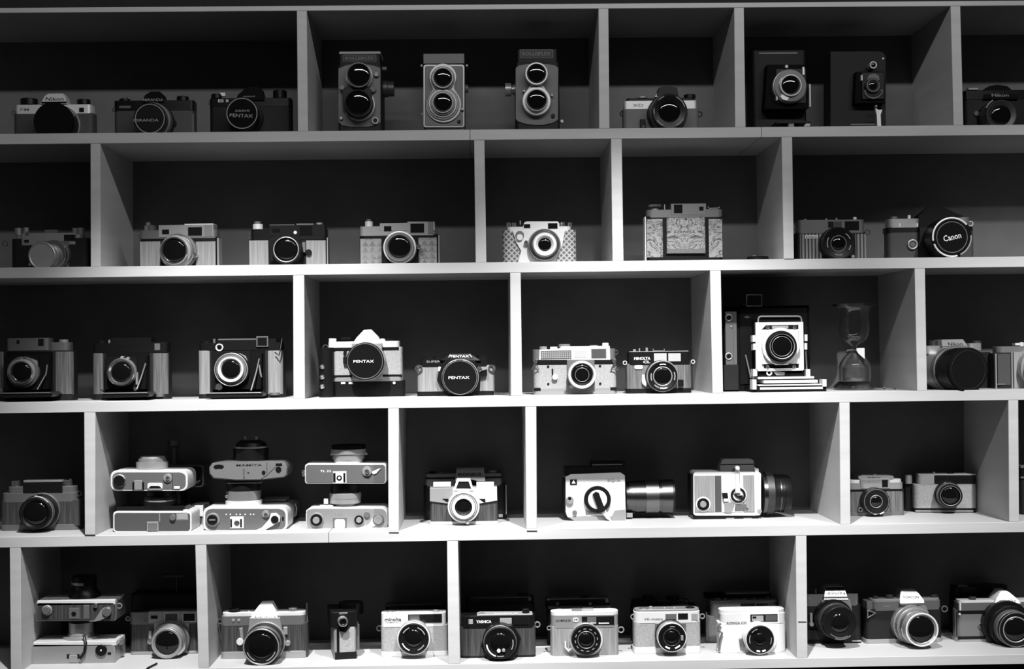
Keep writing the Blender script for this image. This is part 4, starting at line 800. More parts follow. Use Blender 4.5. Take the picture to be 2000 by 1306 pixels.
# box-form cameras lying with their lens sideways
BC = 'box_camera'
t = Thing(BC, 'white-sided box camera with round black winding knob and a long ribbed lens pointing sideways', '4d', 460, .11, 4)
t.pg('body', [(262, 530), (300, 512), (640, 500), (668, 520), (675, 835), (320, 832), (275, 805), (262, 770)], 'white', -.055, 0); t.bx('rear_edge', 248, 545, 262, 800, 'black', -.05, -.004)
t.bx('top_deck', 258, 468, 682, 520, 'black', -.05, -.004); t.bx('finder_hood', 440, 430, 672, 480, 'black', -.045, -.008); t.bx('hood_edge', 445, 444, 650, 450, 'grey', -.04, -.0075)
q = t.cy('winding_knob', 481, 685, 92, 'black', 0, .007); t.cy('knob_face', 481, 685, 66, 'white', 0, .0075, q); t.pg('knob_grip', [(448, 650), (470, 632), (490, 640), (535, 760), (512, 775), (488, 765)], 'black', 0, .013, par=q)
t.pg('crank_arm', [(505, 770), (535, 755), (580, 850), (568, 862), (545, 820)], 'white', .004, .009); f = t.bx('emblem', 292, 548, 340, 584, 'black', 0, .0012); t.pg('emblem_figure', [(303, 576), (310, 562), (314, 554), (320, 554), (324, 562), (331, 576)], 'white', 0, .0016, .0001, f); t.tx('SQ-A', 548, 640, 556, 20, 'printg', .0008)
q = t.cy('side_dial', 292, 690, 26, 'silver', 0, .006); t.cy('dial_notch', 290, 678, 12, 'black', 0, .0065, q); t.cy('side_catch', 325, 775, 16, 'silverd', 0, .005); t.pg('base_plate', [(282, 805), (400, 795), (420, 800), (600, 800), (600, 832), (320, 832)], 'greyl', 0, .0012); t.pg('side_plate', [(398, 750), (420, 768), (500, 772), (530, 785), (400, 785)], 'silverd', 0, .002); t.pg('front_bracket', [(580, 800), (600, 760), (670, 752), (672, 828), (580, 828)], 'silver', 0, .004)
t.hl('lens', 665, [(672, 100), (700, 108), (735, 108)], 'barreld', .028); t.hl('lens_barrel', 665, [(734, 112), (805, 112)], 'barreld', .028); t.hl('focus_ring', 665, [(804, 118), (892, 118)], 'barrelkd', .028)
t.hl('lens_barrel', 665, [(891, 108), (915, 112)], 'barreld', .028); t.hl('lens_hood', 665, [(914, 118), (985, 122), (998, 122)], 'barreld', .028); t.hl('lens_hood_rim', 665, [(986, 124), (999, 124)], 'black', .028); t.bx('base_latch', 680, 778, 722, 808, 'silver', -.03, -.01)
t = Thing(BC, 'white-framed box camera with pale panel, folded crank and dark stubby lens pointing sideways', '4d', 1375, .10, 4)
t.pg('body', rr(1138, 495, 1602, 796, 22), 'white', -.055, 0); t.bd('base', 1135, 792, 1590, None, 'black', .05, .004, d1=-.003); t.bx('rear_edge', 1122, 515, 1140, 780, 'black', -.05, -.004)
t.bx('side_panel', 1145, 522, 1284, 770, 'vl', 0, .0016); t.bx('dark_strip', 1284, 522, 1332, 770, 'lthg', 0, .0014); t.bx('side_panel', 1480, 518, 1558, 770, 'vl', 0, .0016); t.bx('middle_panel', 1334, 520, 1480, 770, 'white', 0, .0012)
t.pg('finder_hood', [(1320, 495), (1322, 448), (1335, 415), (1350, 408), (1535, 408), (1552, 420), (1556, 495)], 'grey', -.045, -.004); t.bx('hood_seam', 1325, 442, 1552, 448, 'black', -.04, -.0036)
q = t.cy('winding_hub', 1445, 655, 60, 'white', 0, .004); t.rg('hub_ring', 1445, 655, 44, 8, 'black', .005, q); t.pg('hub_slot', [(1412, 640), (1430, 668), (1472, 685), (1478, 655), (1440, 662)], 'black', 0, .007, par=q)
t.pg('crank_arm', [(1428, 470), (1440, 460), (1456, 470), (1452, 560), (1462, 640), (1425, 640), (1430, 560)], 'white', .004, .010); t.cy('crank_handle', 1442, 470, 14, 'white', .0, .016)
q = t.cy('side_knob', 1206, 718, 52, 'white', 0, .003); t.cy('knob_dark', 1206, 718, 42, 'black', 0, .005, q); t.cy('knob_cap', 1206, 718, 22, 'silver', 0, .008, q)
t.pg('release_lever', [(1335, 640), (1372, 640), (1380, 700), (1340, 700)], 'black', 0, .003); t.bx('release_tab', 1345, 680, 1378, 700, 'white', 0, .005); t.pg('magazine_catch', [(1350, 710), (1400, 700), (1420, 720), (1400, 775), (1352, 775)], 'silver', 0, .003); t.pg('hub_plate', [(1425, 720), (1500, 715), (1500, 762), (1420, 765)], 'grey', 0, .002); t.bx('front_frame', 1560, 475, 1590, 790, 'white', -.05, .002)
for x in (1390, 1510): t.bx('base_mark', x - 28, 812, x + 28, 820, 'greyl', -.004, -.002)
t.cy('base_button', 1505, 750, 12, 'chrome', 0, .003); t.cy('base_button', 1592, 765, 16, 'silver', 0, .003)
t.hl('lens', 640, [(1600, 150), (1625, 148), (1660, 146)], 'barreld', .028); t.hl('focus_ring', 640, [(1625, 150), (1672, 148)], 'knurld', .028); t.hl('lens_barrel', 640, [(1671, 140), (1690, 132), (1745, 128)], 'black', .028); t.hl('lens_ring', 640, [(1744, 132), (1780, 126), (1792, 120)], 'black', .028); t.hl('lens_rim', 640, [(1715, 131), (1722, 131)], 'barreld', .028)

t = Thing('compact_camera', 'small silver camera with rounded top bar and flat round black lens face, hugging the divider', '4e', 580, .12, 4)
t.bd('body', 340, 858, 815, 1052, 'vm', .03, .008); t.bd('base_plate', 340, 1046, 817, None, 'silverd', .03, .008, d1=.0006); t.bd('top_plate', 340, 798, 808, 858, 'silver', .029, .01, d1=.0006); t.bx('top_band', 345, 852, 812, 862, 'black', -.001, .0012); t.bd('top_shoulder', 350, 770, 795, 802, 'white', .026, .01, d1=-.003)
t.pg('top_bar', rr(420, 735, 722, 765, 14), 'silver', -.024, -.002); f = t.bx('front_housing', 440, 765, 688, 842, 'silver', -.02, .002); t.bx('viewfinder_window', 622, 770, 672, 830, 'win', 0, .0028, .0002, f); t.tx('OLYMPUS-PEN', 452, 612, 782, 16, 'printg', .0024, f); t.tx('PEN', 500, 608, 748, 10, 'printd', -.0016)
t.kn('wind_knob', 400, 90, 712, 775, 'black'); t.kn('shutter_button', 560, 36, 722, 738, 'silverd')
t.lens(575, 955, [(116, .010, 'black'), (114, .022, 'black')], 50, rim=.96, inner=((104, 3, 'grey', 0), (52, 4, 'silverd', -.002)), arcs=((106, 5, 285, 305, 'print'), (106, 5, 255, 270, 'greyl')))
q = t.rg('flash_socket', 440, 1022, 16, 6, 'silver', .003); t.cy('socket_hole', 440, 1022, 12, 'black', 0, .002, q)
t = Thing('compact_camera', 'grey cork-skinned camera with a wide dark window strip, beside the small compact', '4e', 1165, .15, 4, yaw=-8)
t.bd('body', 895, 808, 1430, 1015, 'cork', .036, .010); t.bd('base_plate', 900, 1010, 1432, None, 'black', .036, .010, d1=.0006); t.bx('base_trim', 905, 1028, 1400, 1042, 'silver', -.002, .001); t.bd('top_plate', 925, 728, 1425, 812, 'silver', .035, .008, d1=.0006); t.bx('plate_top', 930, 720, 1420, 734, 'greyl', -.03, -.002)
t.win(1066, 738, 1170, 798, nm='rangefinder_window'); t.win(1190, 738, 1400, 798); t.bx('window_strip', 1066, 730, 1425, 804, 'black', 0, .0012)
t.lens(1205, 905, [(112, .010, 'black'), (104, .024, 'silverd'), (98, .032, 'black')], 76, rim=.9, inner=((84, 4, 'silverd', -.001),)); t.cy('focus_tab', 1160, 812, 20, 'silver', 0, .014); t.kn('shutter_button', 1062, 24, 700, 726, 'silverd'); t.kn('wind_knob', 1200, 60, 708, 726, 'black'); t.kn('end_roll', 845, 60, 725, 800, 'silver', .02); t.bx('side_case', 820, 800, 895, None, 'black', -.05, -.022)

t = Thing(SLR, 'black camera barely showing past the last divider of the fourth shelf', '4e', 2080, .10, 4)
t.bd('body', 1800, 760, 2400, None, 'lth', .034, .008); t.bd('top_plate', 1800, 660, 2400, 762, 'black', .033, .008, d1=.0006); t.bx('plate_edge', 1800, 650, 2400, 662, 'silverd', -.02, 0); t.lens(2080, 900, [(170, .03, 'black')], 110); t.bx('plate_line', 1800, 742, 2400, 750, 'silverd', 0, .0012)

# ================================================================== bottom shelf
b = lying('silver lying camera with black wrist strap, bottom of the pile in the corner compartment', '5a', rr(285, 1030, 1070, 1240, 30), .056, face='silver', inset=8)
b.bx('top_rim', 310, 1020, 1080, 1048, 'white', -.06, .001); b.cy('shutter_dial', 938, 1095, 52, 'black', 0, .005); b.cy('dial_dot', 938, 1095, 8, 'white', 0, .006); b.bx('shoe_rail', 620, 1130, 650, 1170, 'black', 0, .002); b.bx('shoe_rail', 712, 1130, 740, 1170, 'black', 0, .002); b.bx('hot_shoe', 640, 1140, 720, 1205, 'silver', 0, .0025); b.bx('counter_window', 1000, 1112, 1032, 1134, 'black', 0, .002); b.tube('wrist_strap', [(780, 955, -.004), (798, 1030, .006), (785, 1110, .008), (745, 1170, .006)], 14, 'black')
b.vl('lens', 755, [(170, 1035), (165, 955), (140, 950)], 'silver', .036); b.vl('lens_ring', 755, [(120, 952), (120, 930), (110, 925), (110, 828)], 'silver', .036); b.kn('end_knob', 1110, 100, 985, 1035, 'silverd', .03)
b = lying('lying camera with an angled wind lever and round knob, topmost of the bottom-shelf pile', '5a', rr(325, 640, 1082, 822, 28), .056, 824, 'vd', 'silverd', inset=12)
b.bx('top_rim', 345, 635, 1070, 668, 'white', -.06, .001); b.lens(428, 725, [(46, .005, 'silver'), (36, .009, 'grey')], None, nm='rewind_knob'); b.pg('wind_lever', [(960, 700), (1020, 690), (1035, 740), (985, 790), (930, 815), (890, 845), (820, 850), (830, 830), (880, 815), (930, 730)], 'silver', 0, .005); b.cy('lever_hub', 990, 738, 40, 'silverd', 0, .008); b.cy('shutter_button', 885, 680, 18, 'chrome', 0, .006); b.bx('bright_panel', 775, 672, 830, 800, 'silverd', 0, .0016); b.bx('hot_shoe', 640, 700, 740, 800, 'grey', 0, .002); b.cy('shoe_contact', 685, 755, 22, 'black', 0, .003); b.lug(1110, 680, 22, 'silver', .01)
b.vl('lens', 790, [(150, 645), (140, 560), (110, 520), (110, 400)], 'black', .036); b.vl('lens_ring', 780, [(112, 475), (112, 450)], 'silver', .036)
t = Thing(RF, 'silver-fronted rangefinder camera with three windows and a chrome lens pointing aside, beside a divider', '5a', 1520, .118, 5)
t.bd('body', 1205, 842, 1840, None, 'vd', .034, .008); t.bd('top_plate', 1200, 745, 1838, 845, 'silverd', .033, .008, d1=.0006); t.bx('top_housing', 1380, 735, 1832, 835, 'silver', -.026, .0014)
t.pg('front_plate', [(1430, 840), (1760, 840), (1755, 1000), (1735, 1120), (1440, 1120)], 'silver', -.002, .004)
t.win(1402, 770, 1466, 800); t.win(1535, 752, 1652, 826, 'wing', 'white', 8, nm='frame_window'); t.win(1704, 752, 1812, 820, fr='white', t=8)
t.lens(1548, 1030, [(172, .012, 'silverd'), (160, .024, 'chrome'), (140, .034, 'silver'), (138, .044, 'silver')], 106, rim=.86); q = t.cy('self_timer', 1395, 1010, 28, 'chrome', 0, .010); t.bx('timer_arm', 1380, 915, 1408, 1010, 'silver', 0, .007, par=q); t.cy('shutter_release', 1350, 816, 14, 'chrome', 0, .004); t.lug(1190, 800, 18, 'silver'); t.bd('base_plate', 1205, 1108, 1840, None, 'silver', .034, .008, d1=.0006)
b = lying('dark boxy camera lying behind the three-windowed camera', '5a', rr(1222, 562, 1828, 1070, 14), .17, face='lthg', shell='black', inset=10, depth=.045)
b.bx('top_edge', 1500, 395, 1720, 412, 'grey', -.03, -.01); b.bx('finder_post', 1636, 410, 1650, 570, 'silverd', -.03, -.015)

t = Thing(SLR, 'SLR camera with bright peaked prism, dark wood grain and a big black lens', '5b', 520, .07, 5)
t.bd('body', 190, 688, 845, None, 'vd', .034, .008); t.bd('base_plate', 192, 895, 845, None, 'silver', .034, .008, d1=.0004); t.bd('top_plate', 196, 628, 832, 692, 'silverd', .033, .008, d1=.0006); t.bd('top_rim', 205, 603, 828, 632, 'white', .031, .01, d1=-.001)
t.pg('prism', [(415, 660), (432, 612), (488, 538), (572, 536), (612, 606), (625, 660)], 'white', -.026, .008); t.pg('mirror_housing', [(412, 640), (640, 640), (655, 720), (655, 830), (400, 830), (405, 720)], 'silver', -.002, .010); t.tx('ASAHIFLEX', 445, 610, 634, 18, 'printd', .0105)
t.lens(500, 858, [(148, .014, 'silver'), (142, .030, 'black'), (136, .044, 'silverd'), (134, .056, 'black')], 92, rim=.9, inner=((128, 5, 'silver', 0),), arcs=((108, 4, 200, 245, 'greyl'), (108, 4, 290, 340, 'greyl')))
q = t.cy('self_timer', 340, 820, 26, 'white', 0, .008); t.pg('timer_arm', [(335, 718), (360, 716), (366, 800), (345, 805)], 'silver', 0, .006, par=q); q = t.cy('lens_release', 698, 832, 20, 'silver', 0, .008); t.bx('release_arm', 668, 710, 698, 765, 'silver', 0, .005); t.lug(190, 665, 18); t.lug(815, 665, 18); t.bx('end_trim', 836, 530, 850, 665, 'silverd', -.03, -.02); t.kn('rewind_knob', 300, 90, 570, 606, 'black'); t.kn('shutter_button', 322, 20, 568, 604, 'silver'); t.kn('shutter_button', 408, 16, 585, 606, 'white'); t.kn('wind_knob', 740, 70, 560, 606, 'silverd'); t.cy('knob_mark', 290, 658, 12, 'greyl', 0, .002); t.cy('knob_mark', 332, 658, 12, 'greyl', 0, .002)

t = Thing('movie_camera', 'narrow upright camera with a tiny ringed lens and pale front panel, standing between wider cameras', '5b', 1140, .055, 5, yaw=10)
t.bd('body', 1045, 705, 1215, None, 'vl', .08, .004); t.bx('front_panel', 1088, 712, 1205, 905, 'cork', 0, .0025); t.bx('edge_strip', 1068, 705, 1086, 905, 'black', 0, .003); t.bx('base', 1055, 900, 1218, None, 'black', -.08, .003)
t.bd('head', 1020, 600, 1225, 708, 'black', .08, .006, d1=.002); t.pg('head_skirt', [(1088, 705), (1170, 705), (1135, 748), (1088, 740)], 'black', 0, .004); t.lens(1116, 672, [(36, .012, 'silver'), (34, .018, 'chrome')], 22, rim=.72); t.kn('top_roll', 1175, 190, 520, 602, 'black', .05); t.bx('head_edge', 1085, 600, 1150, 612, 'grey', -.01, .003); t.bx('side_trim', 1215, 690, 1240, 880, 'grey', -.05, -.01)

t = Thing(RF, 'pale rangefinder camera with dark window strip and black-faced lens, beside a divider', '5b', 1645, .066, 5)
t.bd('body', 1398, 700, 1900, None, 'cork', .034, .008); t.bd('top_plate', 1400, 608, 1888, 704, 'white', .033, .008, d1=.0008); t.bd('base_plate', 1398, 895, 1902, None, 'white', .034, .008, d1=.0005)
t.bx('window_strip', 1604, 614, 1858, 674, 'black', 0, .0018); t.win(1612, 620, 1690, 668, 'wing', d=.002, nm='rangefinder_window'); t.win(1716, 618, 1850, 672, d=.002); t.tx('minolta', 1430, 1552, 650, 26, 'printd', .0013); t.tx('HI-MATIC F', 1436, 1550, 672, 10, 'printg', .0013)
t.lens(1645, 798, [(122, .014, 'silver'), (118, .026, 'silver'), (112, .030, 'black')], 66, rim=.92, inner=((117, 5, 'white', -.003),), arcs=((88, 4, 20, 70, 'greyl'), (88, 4, 200, 250, 'print'), (88, 4, 290, 330, 'greyl'), (88, 4, 110, 150, 'printg')))
t.kn('rewind_knob', 1470, 60, 590, 610, 'silver'); t.kn('shutter_button', 1530, 14, 588, 610, 'white'); t.kn('wind_knob', 1814, 44, 578, 608, 'silver'); t.lug(1386, 718, 18)
t = Thing(RF, 'black camera mostly hidden behind the pale one with the window strip', '5b', 1660, .16, 5)
t.bd('body', 1428, 600, 1880, None, 'lth', .034, .008); t.bd('top_plate', 1432, 548, 1876, 602, 'black', .033, .008, d1=.0005); t.bx('plate_edge', 1440, 542, 1860, 550, 'grey', -.02, 0)

t = Thing(RF, 'black lettered rangefinder camera with dark streaked veneer and angular lens hood', '5c', 505, .045, 5)
t.bd('body', 140, 905, 865, None, 'vd', .034, .008); t.bd('base_plate', 138, 1180, 867, None, 'black', .034, .008, d1=.0006); t.bd('top_plate', 145, 800, 860, 912, 'black', .033, .008, d1=.0006); t.pg('top_rim', [(290, 800), (330, 784), (835, 780), (840, 800)], 'greyl', -.03, -.002)
t.tx('YASHICA', 296, 440, 853, 28, 'print', .001, bold=.03); t.bx('logo_square', 220, 832, 264, 876, 'greyl', 0, .0012); t.win(522, 820, 636, 884, 'greyl', nm='meter_window'); t.win(660, 812, 800, 880); t.tx('ELECTRO 35', 470, 690, 776, 14, 'print', -.0016)
t.pg('lens_hood', [(340, 1090), (400, 960), (430, 900), (640, 890), (690, 960), (725, 1020), (700, 1100), (660, 1230), (420, 1230)], 'black', 0, .020)
t.lens(525, 1060, [(165, .024, 'black'), (150, .036, 'black')], 92, rim=.9, inner=((152, 5, 'silverd', -.010),), arcs=((128, 7, 185, 250, 'white'), (122, 5, 330, 375, 'greyl'), (125, 5, 255, 285, 'greyl'))); t.cy('focus_tab', 512, 1135, 18, 'white', 0, .038); t.cy('focus_tab', 558, 1130, 16, 'greyl', 0, .038)
t.lug(882, 880, 24, 'silver'); t.lug(144, 905, 16, 'silver'); t.kn('shutter_button', 350, 70, 770, 786, 'silverd'); t.kn('wind_knob', 770, 70, 728, 784, 'black')
t = Thing(SLR, 'black SLR camera half hidden behind the lettered black rangefinder', '5c', 520, .14, 5)
t.bd('body', 190, 690, 855, None, 'lth', .034, .008); t.bd('top_plate', 195, 632, 850, 692, 'black', .033, .008, d1=.0005); t.bx('plate_edge', 240, 622, 800, 632, 'grey', -.02, 0); t.bx('plate_end', 796, 616, 822, 650, 'silverd', -.02, .001); t.kn('shutter_dial', 745, 100, 580, 632, 'black'); t.bx('hot_shoe', 562, 590, 590, 615, 'grey', -.02, -.012)

t = Thing(RF, 'bright silver camera with pale wood skin, lettered badge and marked black lens ring', '5c', 1335, .05, 5)
t.bd('body', 1010, 900, 1662, None, 'vl', .034, .008); t.bd('top_plate', 1014, 792, 1660, 908, 'silver', .033, .010, d1=.0008); t.bd('top_rim', 1014, 764, 1662, 800, 'white', .032, .012, d1=.0004)
t.bx('window_strip', 1308, 802, 1620, 882, 'black', 0, .0018); t.win(1318, 812, 1350, 850, nm='meter_cell', d=.002); t.win(1360, 810, 1448, 870, 'grey', d=.002, nm='rangefinder_window'); t.win(1480, 808, 1575, 865, d=.002); t.bx('window_sill', 1470, 862, 1572, 874, 'white', 0, .0026); t.bx('window_sill', 1362, 862, 1448, 872, 'white', 0, .0026)
t.tx('OLYMPUS-35', 1058, 1200, 842, 20, 'printd', .0014); t.pg('badge', rr(1222, 816, 1278, 858, 18), 'white', 0, .002); t.tx('35', 1232, 1268, 832, 16, 'printd', .0024)
t.cy('mount_ring', 1352, 1030, 158, 'white', 0, .004); t.lens(1352, 1030, [(146, .012, 'silver'), (140, .026, 'black')], 66, rim=.94, inner=((136, 4, 'silver', -.001), (80, 4, 'silverd', -.001)), arcs=tuple((106, 4, a, a + 14, 'greyl') for a in range(0, 360, 30)))
t.tube('self_timer', [(1150, 1040, .003), (1150, 1100, .005), (1180, 1130, .005), (1210, 1110, .005)], 11, 'white'); t.lug(994, 914, 18, 'silver'); t.lug(1684, 930, 26, 'silver'); t.kn('rewind_knob', 1098, 110, 738, 768, 'white'); t.kn('shutter_button', 1190, 30, 732, 766, 'white'); t.kn('wind_knob', 1570, 80, 728, 766, 'white'); t.bx('hot_shoe', 1320, 735, 1420, 766, 'silver', -.024, -.008); t.bx('top_dial', 1215, 738, 1310, 766, 'silverd', -.024, -.008)
t = Thing(RF, 'camera with dark banded top peeking over the bright wood-skinned one', '5c', 1280, .14, 5)
t.bd('body', 975, 715, 1590, None, 'lth', .034, .008); t.bd('top_plate', 962, 640, 1572, 718, 'black', .033, .008, d1=.0005); t.bx('plate_edge', 970, 632, 1560, 642, 'silverd', -.02, .0004); t.bx('plate_base', 985, 706, 1590, 720, 'silverd', -.02, .001); t.bx('plate_end', 1536, 634, 1564, 670, 'silver', -.02, .0014); t.kn('knob', 1330, 90, 600, 636, 'black'); t.cy('plate_button', 1075, 680, 16, 'silverd', 0, .003); t.cy('plate_button', 1390, 680, 14, 'silver', 0, .003)

t = Thing(RF, 'silver camera with grey cork skin, script lettering and a plain round black lens', '5d', 510, .055, 5)
t.bd('body', 188, 858, 832, 1108, 'cork', .034, .008); t.bd('base_plate', 186, 1098, 834, None, 'white', .034, .008, d1=.0005); t.bd('top_plate', 192, 762, 826, 862, 'white', .033, .010, d1=.0008); t.bd('top_rim', 196, 740, 820, 768, 'silver', .031, .012, d1=-.001)
t.win(490, 780, 596, 830, 'grey', nm='rangefinder_window'); t.win(610, 774, 706, 828); t.tx('Hi-matic', 292, 465, 826, 22, 'printd', .0014, bold=0); t.bx('mount_plate', 390, 870, 690, 1100, 'silverd', 0, .002); t.bx('grip_rib', 738, 775, 800, 840, 'greyl', 0, .0014)
t.lens(553, 1005, [(146, .010, 'black'), (140, .024, 'silver'), (132, .030, 'black')], 62, rim=.94, inner=((134, 5, 'white', -.001), (80, 4, 'inner', -.001)), arcs=((104, 8, 232, 258, 'print'), (104, 8, 285, 315, 'print'), (104, 5, 75, 100, 'greyl'))); t.bx('aperture_mark', 640, 985, 662, 1034, 'greyl', .02, .0302)
t.lug(180, 806, 22, 'silver'); t.lug(842, 800, 22, 'silver'); t.kn('rewind_knob', 282, 90, 716, 744, 'silverd'); t.kn('shutter_button', 348, 34, 704, 742, 'silver'); t.tube('accessory_shoe', [(480, 716), (474, 738), (582, 738), (574, 712)], 8, 'white', -.016); t.kn('wind_knob', 725, 90, 710, 744, 'black')
t = Thing(RF, 'black camera half hidden behind the grey cork-skinned silver one', '5d', 470, .145, 5)
t.bd('body', 165, 705, 790, None, 'lth', .034, .008); t.bd('top_plate', 172, 660, 720, 708, 'black', .033, .008, d1=.0005); t.bx('plate_edge', 420, 655, 705, 664, 'grey', -.02, 0); t.bx('plate_edge', 560, 692, 710, 700, 'silverd', -.02, .001); t.kn('knob', 320, 110, 600, 662, 'black'); t.kn('knob', 560, 120, 606, 662, 'black'); t.bx('corner_trim', 150, 1035, 170, 1072, 'silver', -.002, .003)

t = Thing(RF, 'smooth white camera with dark window strip and black lens, with a wrist strap', '5d', 1325, .05, 5)
t.bd('body', 1000, 866, 1648, None, 'paper', .034, .010); t.bd('top_plate', 1020, 778, 1646, 872, 'white', .033, .010, d1=.0006); t.bd('top_rim', 1012, 742, 1640, 782, 'white', .032, .012, d1=-.0005); t.bd('base_plate', 998, 1130, 1650, None, 'white', .034, .010, d1=.0005)
t.bx('window_strip', 1304, 784, 1566, 850, 'black', 0, .0018); t.win(1318, 796, 1430, 848, 'greyl', d=.002, nm='rangefinder_window'); t.win(1450, 790, 1560, 842, 'wing', d=.002); t.bx('meter_cell', 1326, 802, 1362, 822, 'black', 0, .003); t.tx('KONICA C35', 1078, 1268, 864, 22, 'printd', .001)
t.cy('mount_ring', 1400, 1025, 158, 'white', 0, .004); t.lens(1400, 1025, [(146, .014, 'white'), (138, .026, 'white'), (130, .030, 'black')], 60, rim=.95, inner=((136, 6, 'white', -.002),), arcs=((104, 4, 155, 200, 'greyl'), (104, 4, 335, 370, 'greyl'), (104, 4, 105, 140, 'greyl'), (110, 8, 250, 268, 'print'), (110, 8, 278, 296, 'print')))
t.pg('aperture_tab', [(1198, 1020), (1225, 1012), (1255, 1080), (1240, 1108), (1205, 1085)], 'silverd', 0, .006); t.bx('mount_corner', 1500, 1085, 1534, 1118, 'silverd', 0, .003); t.lug(998, 920, 26, 'silver', .004); t.tube('strap', [(1020, 870, .002), (990, 900, .004), (1000, 940, .005), (1034, 960, .004), (1010, 1040, .003), (1005, 1130, .002)], 10, 'silverd'); t.kn('rewind_knob', 1096, 50, 730, 748, 'white'); t.kn('shutter_button', 1195, 56, 712, 746, 'white'); t.tube('accessory_shoe', [(1282, 730), (1280, 748), (1384, 748), (1380, 728)], 8, 'white', -.016); t.kn('wind_knob', 1545, 100, 712, 746, 'white'); t.kn('button', 1148, 40, 740, 752, 'black', .006)
t = Thing(RF, 'taller silver-cornered camera standing behind the whitest one', '5d', 1230, .14, 5)
t.bd('body', 890, 800, 1560, None, 'cork', .034, .008); t.bd('top_plate', 925, 660, 1558, 805, 'silver', .033, .008, d1=.0006); t.win(1212, 680, 1346, 750); t.win(1362, 680, 1515, 750); t.bx('plate_edge', 925, 652, 1556, 664, 'greyl', -.02, 0); t.bx('edge_trim', 880, 770, 894, 1040, 'silver', -.01, .002)
t.kn('rewind_knob', 985, 70, 620, 660, 'silverd'); t.kn('shutter_button', 1062, 20, 608, 660, 'silver'); t.kn('shoe_post', 1245, 24, 622, 658, 'silver'); t.kn('shoe_post', 1338, 24, 618, 658, 'silver'); t.kn('wind_knob', 1470, 60, 612, 658, 'silverd'); t.bx('flash_bar', 1070, 575, 1490, 584, 'grey', -.03, -.01); t.bx('flash_block', 870, 585, 1500, 618, 'blackm', -.03, -.012)

t = Thing(SLR, 'dark SLR camera with pale lettered angular prism and black lens, beside a divider', '5e', 400, .115, 5)
t.bd('body', 150, 660, 620, None, 'lth', .036, .008); t.bd('top_plate', 150, 570, 602, 664, 'silverd', .034, .008, d1=.0006)
t.pg('prism', [(300, 612), (322, 530), (336, 506), (476, 504), (490, 525), (510, 612)], 'silver', -.03, .008); t.bx('prism_slot', 332, 515, 484, 530, 'black', 0, .0086, .0002); t.tx('minolta', 340, 492, 560, 24, 'printd', .0086, bold=.02); t.bx('prism_sill', 300, 590, 512, 600, 'printd', 0, .0086, .0002)
t.pg('mirror_housing', [(266, 715), (285, 615), (525, 612), (540, 700), (540, 900), (280, 900)], 'silver', -.002, .006)
t.lens(440, 815, [(165, .016, 'black'), (150, .035, 'knurld'), (140, .056, 'black')], 80, rim=.9, arcs=((118, 4, 225, 300, 'grey'), (130, 5, 250, 310, 'silverd')))
q = t.cy('self_timer', 200, 820, 20, 'silver', 0, .008); t.bx('timer_arm', 184, 728, 206, 800, 'silver', 0, .006, par=q); t.kn('shutter_button', 232, 18, 522, 572, 'silver'); t.kn('rewind_knob', 570, 50, 548, 572, 'black'); t.tx('XE', 168, 190, 602, 10, 'printg', .001); t.bx('grip', 165, 870, 300, 950, 'black', 0, .004); t.bx('base_trim', 540, 958, 620, 970, 'silver', -.002, .002)
t = Thing(SLR, 'SLR camera with silver tapered prism and shiny chrome lens barrel turned aside', '5e', 985, .11, 5, yaw=3)
t.bd('body', 660, 690, 1310, 960, 'lth', .036, .008); t.bd('base_plate', 658, 950, 1310, None, 'silver', .036, .008, d1=.0005); t.bd('top_plate', 715, 630, 1300, 695, 'silverd', .034, .008, d1=.0006); t.bd('top_rim', 712, 612, 1292, 634, 'silver', .032, .01, d1=-.001); t.bx('end_block', 666, 628, 716, 700, 'grey', -.03, 0)
t.pg('prism', [(950, 690), (960, 610), (985, 535), (1098, 532), (1130, 570), (1165, 620), (1165, 690)], 'silver', -.03, .008); t.tx('TOPCON', 988, 1128, 600, 18, 'printd', .0085); t.pg('mirror_housing', [(945, 690), (1165, 655), (1190, 720), (1190, 920), (915, 920), (920, 780)], 'silver', -.002, .010); t.bx('housing_line', 955, 650, 1165, 656, 'silverd', 0, .0105, .0002)
t.lens(1135, 868, [(165, .016, 'silver'), (158, .030, 'knurl'), (146, .044, 'chrome'), (140, .062, 'silver')], 112, rim=.88, inner=((134, 6, 'white', 0), (116, 4, 'silver', -.003)), arcs=((120, 6, 300, 335, 'white'), (120, 5, 215, 250, 'silverd')))
t.tube('strap_ring', [(672, 700, .004), (672, 765, .004), (740, 725, .004), (672, 700, .004)], 7, 'silver'); t.lug(1325, 690, 24, 'silverd'); t.kn('rewind_knob', 740, 50, 580, 614, 'knurld'); t.kn('shutter_button', 828, 16, 585, 614, 'silver'); t.kn('speed_dial', 855, 70, 566, 600, 'knurld'); t.kn('wind_knob', 1232, 70, 562, 612, 'knurld'); t.bx('hot_shoe', 972, 512, 1060, 526, 'silverd', -.03, -.012)
t.tx('SUPER', 800, 862, 668, 12, 'printg', .001)
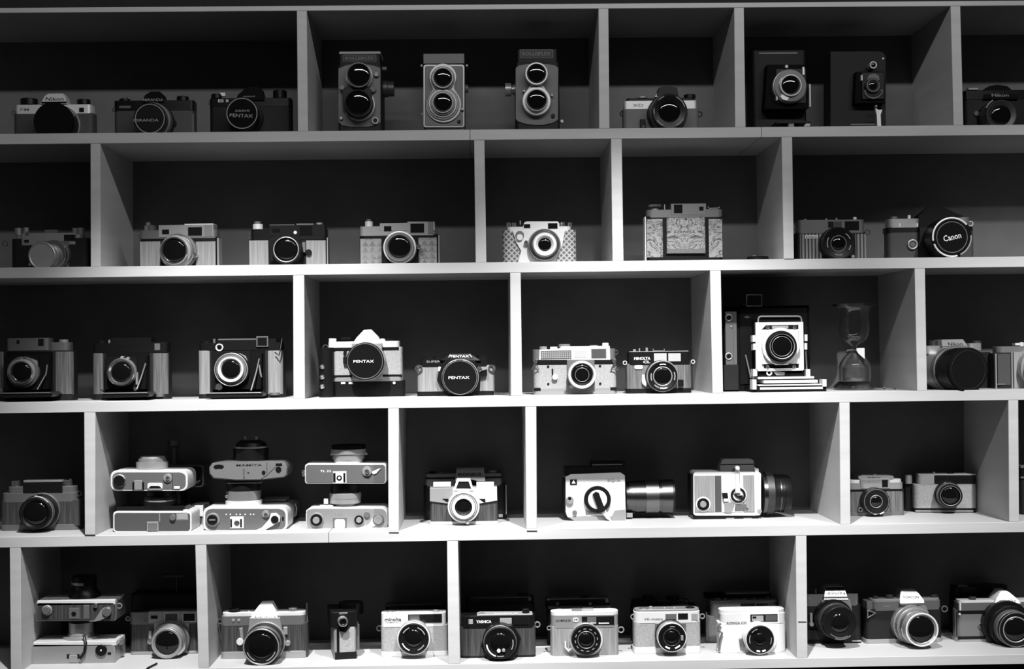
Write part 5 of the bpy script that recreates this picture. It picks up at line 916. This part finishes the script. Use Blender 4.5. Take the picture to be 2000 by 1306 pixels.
t = Thing(SLR, 'SLR camera with white peaked prism and grey leather, last on the bottom shelf', '5e', 1760, .11, 5)
t.bd('body', 1440, 710, 2180, 945, 'lthl', .036, .008); t.bd('base_plate', 1430, 938, 2190, None, 'silver', .036, .008, d1=.0005); t.bx('base_band', 1440, 925, 2180, 938, 'black', -.001, .001); t.bd('top_plate', 1450, 640, 2170, 716, 'silverd', .034, .006, d1=.0006); t.bd('top_rim', 1458, 622, 2160, 642, 'white', .032, .008, d1=-.0005); t.bx('plate_end', 1452, 640, 1468, 705, 'white', -.01, .0012); t.bx('top_band', 1440, 706, 2180, 722, 'black', -.001, .0014)
t.pg('prism', [(1752, 645), (1775, 605), (1815, 555), (1830, 546), (1875, 546), (1895, 558), (1955, 610), (1975, 645)], 'white', -.03, .010); t.tx('minolta', 1790, 1940, 620, 22, 'printg', .0105); t.pg('mirror_housing', [(1700, 735), (1735, 680), (2000, 675), (2040, 740), (2040, 920), (1740, 920)], 'silver', -.002, .008)
t.lens(1935, 868, [(205, .016, 'black'), (175, .034, 'black'), (150, .050, 'silverd'), (146, .058, 'black')], 98, rim=.92, inner=((142, 4, 'grey', 0), (104, 5, 'silver', -.002))); t.rg('socket_ring', 1640, 835, 26, 5, 'grey', .002); t.kn('shutter_dial', 1562, 60, 585, 624, 'knurld'); t.cy('strap_post', 1456, 735, 10, 'white', 0, .004); t.bx('edge_trim', 1412, 690, 1424, 940, 'silverd', -.02, -.008)
t = Thing(SLR, 'black camera showing only its top behind the last bottom-shelf camera', '5e', 1640, .178, 5)
t.bd('body', 1400, 560, 1880, None, 'lth', .03, .008); t.bd('top_plate', 1405, 502, 1870, 562, 'black', .028, .008, d1=.0005); t.bx('plate_edge', 1440, 488, 1520, 502, 'grey', -.02, 0); t.kn('knob', 1690, 160, 478, 504, 'black')
t = Thing('strap_end', 'short black strap end lying over the edge of the bottom shelf', '5a', 1380, .004, 5, cat='strap')
t.add('strap', tube_mesh('strap', [(.007, .03, .002), (.003, .012, .002), (0, -.004, .002), (-.006, -.006, -.006), (-.011, -.007, -.018)], .0018), 'black')
